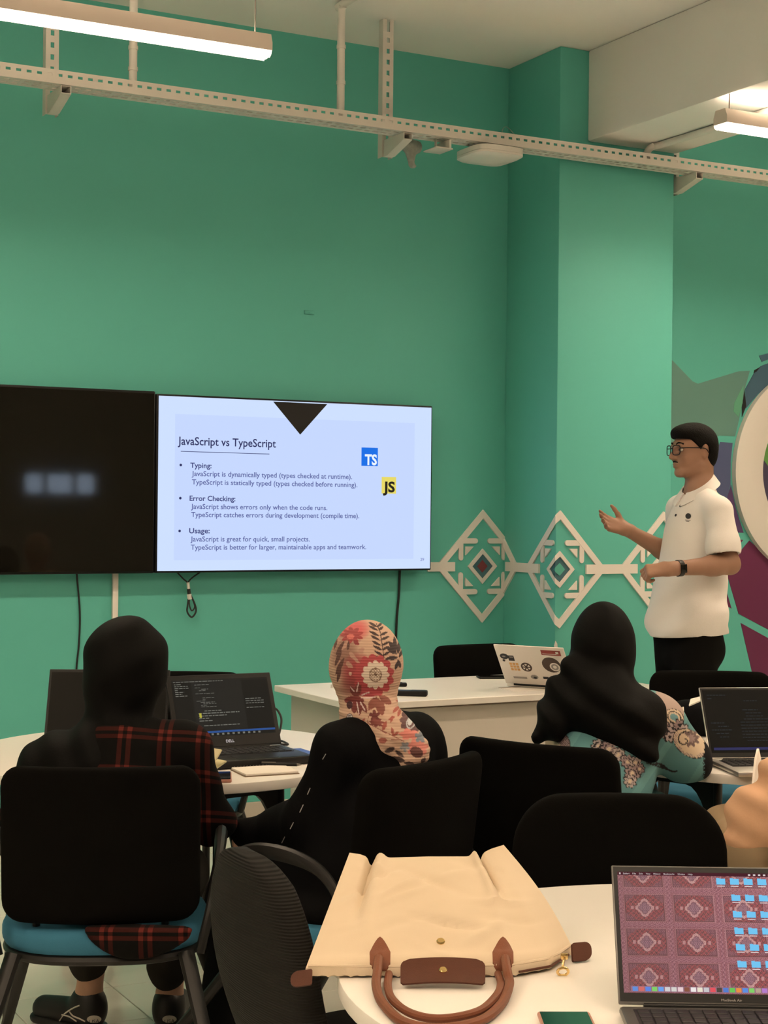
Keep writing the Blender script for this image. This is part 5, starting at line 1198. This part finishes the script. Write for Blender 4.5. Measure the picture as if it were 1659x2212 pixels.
    for a, b, w in (((870, 1140), (950, 1060), 20), ((930, 1180), (960, 1090), 18), ((820, 1220), (900, 1180), 16), ((760, 1340), (800, 1230), 24), ((640, 1380), (540, 1330), 18), ((620, 1390), (590, 1450), 14), ((850, 1250), (870, 1170), 16), ((1000, 1080), (930, 980), 10), ((880, 1400), (860, 1300), 18), ((880, 1400), (940, 1350), 16), ((560, 1200), (520, 1270), 16), ((990, 1020), (900, 1000), 10)): put(leafm(X, Y, a, b, w), (150, 74, 56))
    put(seg(X, Y, (590, 1250), (800, 1370)) < 4, (130, 72, 54)); put(seg(X, Y, (740, 1330), (1000, 1460)) < 4, (130, 72, 54)); put(seg(X, Y, (600, 1180), (590, 1290)) < 4, (130, 72, 54)); put(seg(X, Y, (780, 1445), (960, 1440)) < 4, (130, 72, 54))
    put(ell(X, Y, 760, 1450, 45, 35) < 1, (142, 74, 56))
    f_ = flower(X, Y, 1080, 1230, 118, 11, .22, .2, 1.15); put(f_ < 1, (96, 62, 54)); rr = ell(X, Y, 1075, 1250, 50, 72, .3); put((rr < 1) & (rr > .55), (176, 162, 146)); put(ell(X, Y, 1068, 1240, 26, 42, .3) < 1, (190, 176, 158))
    put(ell(X, Y, 1130, 1120, 22, 40, -.4) < 1, (200, 190, 172)); put(ell(X, Y, 1170, 1200, 18, 36, -.2) < 1, (190, 178, 160))
    put((flower(X, Y, 1050, 1380, 90, 5, .5, .5, .6) < 1), (198, 110, 88)); put((flower(X, Y, 1150, 1530, 110, 7, .3, .2, .8) < 1), (196, 112, 90)); put(ell(X, Y, 1140, 1580, 78, 58, .5) < 1, (92, 52, 42))
    put(flower(X, Y, 1185, 1410, 52, 5, .7, .2) < 1, (116, 112, 106)); put(flower(X, Y, 1010, 1520, 44, 5, .7, .9) < 1, (132, 122, 110))
    for a, b, w in (((780, 1580), (900, 1530), 30), ((850, 1640), (1010, 1680), 34), ((900, 1560), (1000, 1640), 24), ((1000, 1700), (1130, 1720), 22), ((1190, 1700), (1240, 1640), 22)): put(leafm(X, Y, a, b, w), (78, 56, 46))
    return lin(np.clip(col, 0, 255))/np.array((.86, .70, .52))
fs = [El(L2(793, 1426, .0), (.0885, .106, .103), .03), C(L2(788, 1450, .0), L2(796, 1530, .0), .083, .066, .04), C(L2(798, 1530, -.02), L2(815, 1580, -.05), .064, .062, .03), C(L2(812, 1560, -.05), L2(850, 1600, -.08), .060, .060, .03), C(L2(850, 1600, -.08), L2(890, 1628, -.10), .060, .040, .03), C(L2(880, 1610, -.09), L2(874, 1640, -.12), .045, .022, .02), El(L2(760, 1545, -.03), (.028, .05, .03), .02),
      Fn(lambda F, X, Y, Z: F+.0010*np.sin(300*Z+60*X+2*np.sin(30*X))*np.clip((1.08-Z)*8, 0, 1)+.004*np.sin(46*X-38*Z+1)*np.clip((.98-Z)*10, 0, 1))]
blob('floral_headscarf', fs, .0022, M['floral'], w2, paint=floral, n=1)

# ---------------------------------------------------------------- woman in the teal paisley robe
D3 = 4.5
def L3(u, v, dy=0.): return P(u, v, D3+dy)
w3 = thing('person', 'seated woman in a black headscarf and teal paisley robe, leaning on the right table', 'person', (.53, 4.40, 0))
fw3 = np.array((f3[0], f3[1], 0)); rt3 = np.array((f3[1], -f3[0], 0)); p3 = np.array((.412, 4.20, 0))+fw3*.19+up*.56; hc3 = L3(1303, 1388)
sL3, sR3 = L3(1232, 1566, .04), L3(1415, 1556, -.03); eR3, hR3 = L3(1484, 1640, .02), np.array((.86, 4.80, .775)); eL3, hL3 = L3(1215, 1700, .16), np.array((.66, 4.78, .775))
bp = [El(hc3, (.075, .092, .10)), C(hc3-up*.06, L3(1305, 1520), .05, .055), C(sL3, sR3, .055, .055, .05), C((sL3+sR3)/2-up*.05, p3, .10, .12, .05), C(sR3, eR3, .044, .038), C(eR3, hR3, .036, .025), C(sL3, eL3, .044, .038), C(eL3, hL3, .036, .025)]
kn3 = [p3+fw3*.40+rt3*s*.10-up*.04 for s in (-1, 1)]
for k_ in kn3: bp += [C(p3, k_, .07, .055), C(k_, np.array((k_[0], k_[1]+.03, .07)), .05, .036)]
bp += hand_prims(hR3, nrm((.1, 1, 0)), (0, 0, -1), (-1, 0, 0), .88, (12, 12, 14, 16), (.7, .6, .2))+hand_prims(hL3, nrm((.4, 1, 0)), (0, 0, -1), (1, 0, 0), .88, (12, 12, 14, 16), (.7, .6, .2))
blob('body', bp, .008, M['skin_fair'], w3)
def z3(X, Y): return 1100+X/2.968, 1280+Y/2.968
def paisley(V):
    u, v = pix(V); X, Y = (u-1100)*2.968, (v-1280)*2.968
    col = np.tile(np.array((92, 128, 116.)), (len(V), 1)); ink, cream, mau = (40, 34, 32), (206, 172, 132), (150, 120, 106)
    def put(m, c): col[m] = c
    put(np.sin(X*.02+Y*.013) > .86, (104, 140, 126))
    # left: large paisley drop with stippled border
    rr = ell(X, Y, 270, 950, 128, 92, .55); put(rr < 1.06, ink); put(rr < .98, mau); put((rr < .98) & (np.sin(X*.5)*np.sin(Y*.43) > .15), (90, 66, 58)); rr = ell(X, Y, 250, 985, 95, 50, .35); put(rr < 1.1, ink); put(rr < 1, cream)
    # middle: dark lotus and chain of scrolls
    for i, (cx, cy, r) in enumerate(((575, 985, 42), (640, 1000, 46), (700, 1040, 40), (760, 1085, 38), (810, 1090, 34), (790, 1160, 44), (775, 1210, 36), (835, 1130, 30))):
        f_ = flower(X, Y, cx, cy, r, 8, .4, i*.7); put(f_ < 1.12, ink); put(f_ < .95, mau if i % 2 else (176, 148, 128)); put((f_ < .62) & (f_ > .48), ink); put(f_ < .3, cream)
    for a, b in (((560, 960), (530, 1000)), ((600, 950), (560, 1020)), ((690, 1080), (650, 1020)), ((880, 1090), (1060, 1150)), ((900, 1060), (990, 1120))): put(seg(X, Y, a, b) < 5, ink)
    # right sleeve: scroll paisleys
    put((Y < 905-.6*(X-960)*.0) & (X > 940) & (Y < 890) & (X < 1120), (172, 140, 116)); 
    rr = ell(X, Y, 1058, 800, 62, 48, .5); put(rr < 1.15, ink); put(rr < 1, cream); put((rr < .6) & (rr > .42), ink); put(rr < .2, (110, 140, 130))
    for i, (cx, cy) in enumerate(((1010, 880), (1050, 870), (1090, 850), (1120, 880), (985, 900), (1030, 925))): f_ = flower(X, Y, cx, cy, 30, 6, .5, i); put(f_ < 1.15, ink); put(f_ < .9, (178, 150, 132) if i % 2 else mau); put(f_ < .35, ink)
    rr = ell(X, Y, 1160, 968, 118, 78, .62); put(rr < 1.08, ink); put(rr < 1, cream); put((rr < 1) & (rr > .62) & (np.sin(X*.45)*np.sin(Y*.4) > .1) & (Y > X*.8+30), mau)
    th = np.arctan2(Y-945, X-1125); ra = np.hypot(X-1125, Y-945); sp_l = (ra-10-th*8-0) % 50; put((ra < 66) & (sp_l < 9), ink); f_ = flower(X, Y, 1165, 935, 46, 9, .5, .2); put((f_ < 1.0) & (ra > 30), (112, 86, 74)); put((f_ < .5) & (ra > 30), (150, 120, 104))
    # dark cuff with a scalloped edge
    edge = 1246+8*np.abs(np.sin(Y*.075)); put((X > edge) & (Y > 880), (16, 14, 14)); rr = np.abs(X-edge+4); put((rr < 3) & (Y > 1030), ink)
    put((X > 880) & (X < 1080) & (np.abs(Y-1075-.38*(X-880)-10*np.sin(X*.05)) < 6), ink)
    return lin(np.clip(col, 0, 255))/np.array((.86, .70, .52))*.9
rb = [C(sL3, sR3, .072, .072, .05), C((sL3+sR3)/2-up*.06, p3, .145, .165, .06), C(sR3, eR3, .072, .064, .03), C(eR3, L3(1497, 1632, .20), .062, .052, .03), C(L3(1440, 1632, .0), L3(1490, 1648, .10), .05, .048, .03), C(sL3, eL3, .07, .06, .03), C(eL3, hL3-nrm(hL3-eL3)*.05, .058, .045, .03), C(L3(1380, 1640, -.08), L3(1368, 1705, -.10), .045, .034, .03),
      C(p3, p3+fw3*.40-up*.02, .155, .125, .05), C(p3+fw3*.40-up*.03-rt3*.06, np.array((*(p3+fw3*.43-rt3*.06)[:2], .12)), .12, .135, .05), C(p3+fw3*.40-up*.03+rt3*.06, np.array((*(p3+fw3*.43+rt3*.06)[:2], .12)), .12, .135, .05),
      Fn(lambda F, X, Y, Z: np.maximum(F+.004*np.sin(40*X+33*Z)*np.sin(17*Z-12*X), .04-Z))]
blob('paisley_robe', rb, .0036, M['paisley'], w3, paint=paisley)
hs3 = [El(L3(1303, 1386), (.0855, .104, .113), .03), C(L3(1303, 1400), L3(1298, 1485), .084, .080, .03), C(L3(1275, 1485, -.02), L3(1228, 1518, -.02), .082, .058, .05), C(L3(1300, 1495, -.02), L3(1360, 1528, -.03), .086, .064, .04), C(L3(1215, 1515, -.02), L3(1166, 1592, -.06), .062, .022, .03), C(L3(1240, 1520, -.03), L3(1208, 1562, -.07), .06, .04, .04), C(L3(1360, 1528, -.03), L3(1402, 1545, -.04), .062, .052, .03),
       C(L3(1300, 1520, -.06), L3(1350, 1560, -.10), .095, .075, .05), C(L3(1350, 1560, -.10), L3(1402, 1632, -.135), .072, .012, .04), C(L3(1270, 1530, -.08), L3(1385, 1605, -.125), .05, .03, .04), C(L3(1395, 1540, -.07), L3(1403, 1600, -.12), .06, .03, .04),
       C(L3(1225, 1440, -.05), L3(1330, 1490, -.10), .02, .03, .04), C(L3(1205, 1475, -.04), L3(1290, 1505, -.10), .018, .025, .03),
       Fn(lambda F, X, Y, Z: F+.0065*np.sin(46*X+52*Z+2*np.sin(14*X))*np.clip((1.15-Z)*5, 0, 1)+.0035*np.sin(80*Z+55*X)*np.clip((1.05-Z)*6, 0, 1))]
blob('headscarf', hs3, .0055, M['hijab_black'], w3)
for k_ in kn3: q = np.array((k_[0]+.03, k_[1]+.06, .045)); blob('shoe', [C(q, q+fw3*.16, .042, .036), Fn(lambda F, X, Y, Z: np.maximum(F, .003-Z))], .008, M['shoe'], w3)

# ---------------------------------------------------------------- person cut by the right edge
D4 = 4.05
def L4(u, v, dy=0.): return P(u, v, D4+dy)
w4 = thing('person', 'person in a loose beige shirt and stone trousers cut off by the right edge', 'person', (1.12, 4.0, 0))
p4 = np.array((1.14, 4.02, .54)); s4 = L4(1815, 1575, -.04); s4b = L4(1930, 1560, .22); e4 = L4(1624, 1765, -.06); h4 = L4(1790, 1705, .16)
kn4 = (L4(1600, 1840, .28), L4(1575, 1792, .42)); n4 = (s4+s4b)/2+up*.08
bp = [C(s4, s4b, .06, .06, .05), C((s4+s4b)/2-up*.05, p4, .11, .13, .05), C(n4-up*.1, n4+up*.08, .055, .05), El(n4+up*.17, (.078, .095, .115)), C(s4, e4, .048, .04), C(e4, h4, .038, .026), C(s4b, s4b+np.array((.05, .1, -.28)), .046, .04), C(s4b+np.array((.05, .1, -.28)), s4b+np.array((-.02, .35, -.22)), .04, .028)]
bp += hand_prims(h4, nrm((-.2, .9, .2)), (-.9, -.2, 0), (0, 0, 1), .95, (45, 48, 50, 52), (.7, .6, .3))
for k_ in kn4: bp += [C(p4, k_, .08, .06), C(k_, np.array((k_[0], k_[1]+.08, .08)), .055, .04)]
blob('body', bp, .008, M['skin'], w4)
blob('beige_shirt', [C(s4, s4b, .09, .09, .05), C((s4+s4b)/2-up*.06, p4+up*.08, .16, .17, .06), C(s4, e4, .085, .060, .04), C(e4, h4-nrm(h4-e4)*.05, .058, .045, .03), C(L4(1625, 1782, -.04), L4(1760, 1790, .0), .062, .09, .04), C(s4b, s4b+np.array((.05, .1, -.26)), .08, .065, .04),
      Fn(lambda F, X, Y, Z: F+.009*np.sin(46*Z+30*X+14*Y)*np.sin(14*X-8*Z+1)+.005*np.sin(80*(Z+.5*X))), Fn(lambda F, X, Y, Z: np.maximum(F, .645-Z-.0*X))], .0065, M['beige_shirt'], w4)
blob('trousers', [C(p4, kn4[0], .125, .088, .05), C(p4+np.array((0, .08, 0)), kn4[1], .12, .072, .05), C(kn4[0], np.array((kn4[0][0], kn4[0][1]+.08, .12)), .085, .065), C(kn4[1], np.array((kn4[1][0], kn4[1][1]+.08, .12)), .07, .06), Fn(lambda F, X, Y, Z: F+.004*np.sin(40*X+30*Z))], .008, M['beige_trousers'], w4)
for k_ in kn4: q = np.array((k_[0], k_[1]+.08, .045)); blob('shoe', [C(q, q+np.array((-.03, .16, 0)), .044, .038), El(q+up*.03, (.05, .05, .05)), Fn(lambda F, X, Y, Z: np.maximum(F, .003-Z))], .008, M['shoe'], w4)
pd = thing('note_pad', 'small white note pad held upright at the right edge in front of the silver laptop', 'notebook', tuple(P(1636, 1690, 4.30)))
def leaf2(name, pts, m, th, root):
    pts = np.array(pts); nn = nrm(np.cross(pts[1]-pts[0], pts[2]-pts[0]))*th; V = np.vstack([pts, pts+nn]); n = len(pts)
    mesh_obj(name, loc_of(root, V), [tuple(range(n)), tuple(range(2*n-1, n-1, -1))]+[(i, (i+1) % n, n+(i+1) % n, n+i) for i in range(n)], m, root)
leaf2('cover', [P(1626, 1692, 4.30), P(1631, 1640, 4.36), P(1638, 1617, 4.42), P(1640, 1640, 4.40), P(1636, 1692, 4.34)], M['blue_card'], .002, pd)
leaf2('pages', [P(1629, 1692, 4.297), P(1634, 1640, 4.355), P(1639.5, 1617, 4.41), P(1645, 1642, 4.38), P(1644, 1692, 4.33)], M['paper'], .006, pd)

# ================================================================== TOTE BAG on the front table
def lerp_px(tab, t):
    ts = [r[0] for r in tab]; return [np.interp(t, ts, [r[i] for r in tab]) for i in (1, 2, 3)]
NEAR = [(0, 660, 2092, 2.500), (.25, 800, 2094, 2.503), (.5, 950, 2094, 2.508), (.78, 1110, 2090, 2.515), (.92, 1190, 2076, 2.555), (1, 1236, 2046, 2.64)]
FAR = [(0, 755, 1842, 2.78), (.06, 777, 1845, 2.785), (.13, 800, 1853, 2.79), (.20, 830, 1853, 2.79), (.5, 925, 1850, 2.79), (.76, 1012, 1850, 2.79), (.86, 1037, 1845, 2.79), (.93, 1062, 1833, 2.795), (1, 1088, 1825, 2.80)]
bag = thing('tote_bag', 'large beige canvas tote bag with brown leather handles lying on the front table', 'bag', (*P(950, 1980, 2.64)[:2], ZT))
rb_ = random.Random(5)
WR = [(rb_.uniform(0, 1), rb_.uniform(0, 1), rb_.uniform(-1, 1), rb_.uniform(.02, .05), rb_.uniform(-.013, .013)) for _ in range(30)]
def bag_top(u, t):
    a, b = P(*lerp_px(NEAR, u)), P(*lerp_px(FAR, u)); p = a*(1-t)+b*t
    e = math.sin(math.pi*min(max(u, 0), 1))**.5*math.sin(math.pi*t)
    p[2] += .020*e+.008*math.exp(-((t-.04)/.05)**2)*(u*(1-u)*4)**.4
    p[0] += (.010*math.sin(math.pi*t) if u > .9 else 0)*(u-.9)*10
    g1 = .165-.03*t; g2 = .80+.03*t
    p[2] += -.015*math.exp(-((u-g1)/.018)**2)*np.clip((t-.30)*3, 0, 1)-.008*np.clip((g1-u)*12, 0, 1)*e+.009*math.exp(-((u-g1-.045)/.03)**2)*np.clip((t-.2)*3, 0, 1)
    p[2] += -.014*math.exp(-((u-g2-.025)/.016)**2)*np.clip((t-.42)*3, 0, 1)+.008*math.exp(-((u-g2+.02)/.03)**2)*np.clip((t-.3)*3, 0, 1)
    for cu, ct, sl, wd, am in WR: p[2] += am*math.exp(-(((t-ct)-sl*(u-cu))/wd)**2-((u-cu)/.13)**2)*e
    p[2] = max(p[2], ZT+.009); return p
nu, nv = 81, 49; V = [bag_top(i/(nu-1), j/(nv-1)) for j in range(nv) for i in range(nu)]; n = nu*nv
for j in range(nv):
    for i in range(nu): q = V[j*nu+i].copy(); q[2] = ZT+.002+.004*abs(math.sin(i*.9))*(j in (0,)); q[1] += .02*(j/(nv-1)); V.append(q)
F = [(j*nu+i, j*nu+i+1, (j+1)*nu+i+1, (j+1)*nu+i) for j in range(nv-1) for i in range(nu-1)]+[(n+j*nu+i, n+(j+1)*nu+i, n+(j+1)*nu+i+1, n+j*nu+i+1) for j in range(nv-1) for i in range(nu-1)]
ring = [i for i in range(nu)]+[j*nu+nu-1 for j in range(1, nv)]+[(nv-1)*nu+i for i in range(nu-2, -1, -1)]+[j*nu for j in range(nv-2, 0, -1)]
F += [(ring[k], n+ring[k], n+ring[(k+1) % len(ring)], ring[(k+1) % len(ring)]) for k in range(len(ring))]
body = mesh_obj('bag_body', loc_of(bag, V), F, M['canvas'], bag, 50)
zp = [P(*lerp_px(NEAR, u))+np.array((.0, -.004, -.007)) for u in np.linspace(.80, .985, 24)]
MB().tube(zp, .0020, 8).build('zip', M['leather_dark'], bag, True)
zs_ = [P(*lerp_px(NEAR, u))+np.array((.0, .002, .004)) for u in np.linspace(.01, .99, 24)]; MB().tube(zs_, .0026, 6).build('seam', M['canvas'], bag, True)
def rtab(name, c, ex, ey, w_, h_, m, th=.005, rr=.010):
    ex, ey = nrm(ex), nrm(ey); nn = np.cross(ex, ey); pts = []
    for sx, sy in ((1, 1), (-1, 1), (-1, -1), (1, -1)):
        r_ = rr if (sx > 0) == (rr > 0) else .003
        for k in range(6):
            a = {(1, 1): 0, (-1, 1): 90, (-1, -1): 180, (1, -1): 270}[(sx, sy)]+k*18
            pts.append(c+ex*(sx*(w_/2-abs(r_))+abs(r_)*math.cos(math.radians(a)))+ey*(sy*(h_/2-abs(r_))+abs(r_)*math.sin(math.radians(a))))
    m_ = MB(); k = len(pts); V = [p-nn*th/2 for p in pts]+[p+nn*th/2 for p in pts]
    m_.add(V, [tuple(range(k-1, -1, -1)), tuple(range(k, 2*k))]+[(i, (i+1) % k, k+(i+1) % k, k+i) for i in range(k)]); return m_.build(name, m, bag, True)
rtab('end_tab', P(1256, 2056, 2.612), (1, .35, 0), (.0, .55, .85), .034, .030, M['leather_dark'], .007, .012)
rtab('end_tab', P(651, 2114, 2.495), (-1, -.1, -.12), (.0, .5, .85), .034, .024, M['leather_dark'], .007, .011)
# flap hanging over the zip
fu = lambda a, b: P(865+183*a, 2080+5*math.sin(a*math.pi)*-1+53*b+(0), 2.506-.052*b+.004*math.sin(b*math.pi)-.008)
m_ = MB(); nu2, nv2 = 25, 13
def flapp(u, v, s=0.):
    r_ = .11; du = 0
    if v < r_*2.6: du = r_-math.sqrt(max(r_*r_-(r_-v/2.6)**2, 0))
    if v > 1-.12: du = max(du, .03-math.sqrt(max(.03**2-(.03-(1-v)*.25)**2, 0)))
    p = fu(du+(1-2*du)*u, v); p[2] = max(p[2]+.004, ZT+.003); return p+np.array((0, -.5, .86))*s
VV = [flapp(i/(nu2-1), j/(nv2-1), .0018) for j in range(nv2) for i in range(nu2)]+[flapp(i/(nu2-1), j/(nv2-1), -.0018) for j in range(nv2) for i in range(nu2)]; k = nu2*nv2
FF = [(j*nu2+i, j*nu2+i+1, (j+1)*nu2+i+1, (j+1)*nu2+i) for j in range(nv2-1) for i in range(nu2-1)]; FF += [tuple(k+x for x in reversed(f)) for f in FF]
rg2 = [i for i in range(nu2)]+[j*nu2+nu2-1 for j in range(1, nv2)]+[(nv2-1)*nu2+i for i in range(nu2-2, -1, -1)]+[j*nu2 for j in range(nv2-2, 0, -1)]
FF += [(rg2[x], k+rg2[x], k+rg2[(x+1) % len(rg2)], rg2[(x+1) % len(rg2)]) for x in range(len(rg2))]
flap = mesh_obj('flap', loc_of(bag, VV), FF, M['leather_dark'], bag, 50)
def stud(u, v, o, r):
    p, nn = hit(o, u, v)
    if p is None: return
    e1 = nrm(np.cross(nn, (1, 0, .01))); MB().lathe([(r, 0), (r, .0015), (r*.75, .0032), (r*.3, .0026), (.0004, .003)], p, 20, np.array([e1, np.cross(nn, e1), nn]).T).build('press_stud', M['gold'], bag)
stud(957, 2096, flap, .0065); stud(952, 2034, body, .0068)
for c, sg in ((821, 1), (1086, -1)):
    out = [(c, 2026)]+[(c+22.5*a**.85, 2026+34*a**1.25) for a in np.linspace(.15, 1, 7)]+[(c+22, 2080), (c+14, 2091), (c-14, 2091), (c-22, 2080)]+[(c-22.5*a**.85, 2026+34*a**1.25) for a in np.linspace(1, .15, 7)]
    cu, cv = c, 2058; rings = []
    for s_ in (1., .66, .33):
        for u, v in out:
            p, nn = hit(body, cu+(u-cu)*s_, cv+(v-cv)*s_)
            if p is None: p, nn = hit(body, cu+(u-cu)*s_*.9, cv+(v-cv)*s_*.8)
            rings.append(p+nn*(.0008 if s_ == 1. else .0036) if s_ < 1 else p+nn*.0028)
    p, nn = hit(body, cu, cv); rings.append(p+nn*.0036); q = len(out)
    FF = [(a*q+i, a*q+(i+1) % q, (a+1)*q+(i+1) % q, (a+1)*q+i) for a in range(2) for i in range(q)]+[(2*q+i, 2*q+(i+1) % q, 3*q) for i in range(q)]
    base = [r-np.array((0, 0, .004)) for r in rings[:q]]; q3 = len(rings); FF += [(i, q3+i, q3+(i+1) % q, (i+1) % q) for i in range(q)]
    mesh_obj('handle_patch', np.array(rings+base), FF, M['leather'], bag, 40)
h1 = [P(818, 2078, 2.512)+up*.006, P(815, 2100, 2.47), Pz(813, 2130, ZT+.012), Pz(826, 2166, ZT+.009), Pz(872, 2208, ZT+.008), Pz(950, 2222, ZT+.008), Pz(1035, 2206, ZT+.008), Pz(1082, 2170, ZT+.009), Pz(1100, 2128, ZT+.012), P(1096, 2100, 2.47), P(1091, 2078, 2.516)+up*.006]
h2 = [Pz(840, 2104, ZT+.008), Pz(838, 2132, ZT+.010), Pz(850, 2162, ZT+.012), Pz(890, 2190, ZT+.012), Pz(952, 2201, ZT+.012), Pz(1030, 2186, ZT+.012), Pz(1070, 2154, ZT+.012), Pz(1082, 2126, ZT+.010), Pz(1076, 2104, ZT+.008)]
MB().tube(smooth_path(h1), .0072, 10).build('handle', M['leather'], bag, True)
MB().tube(smooth_path(h2), .0062, 10).build('handle', M['leather'], bag, True)
zpp = P(1219, 2066, 2.57); MB().box(zpp, (.012, .006, .010), .002, 2).build('zip_slider', M['gold'], bag, True)
MB().tube(smooth_path([zpp+np.array((0, -.004, -.002)), P(1217, 2078, 2.545), P(1216, 2088, 2.53)]), .0022, 8).build('zip_pull', M['gold'], bag, True)
rc_ = P(1216, 2099, 2.524); MB().tube([rc_+np.array((.0085*math.cos(a), -.006*math.sin(a), .0075*math.sin(a))) for a in np.linspace(0, 2*math.pi, 21)], .0022, 8).build('zip_ring', M['gold'], bag, True)
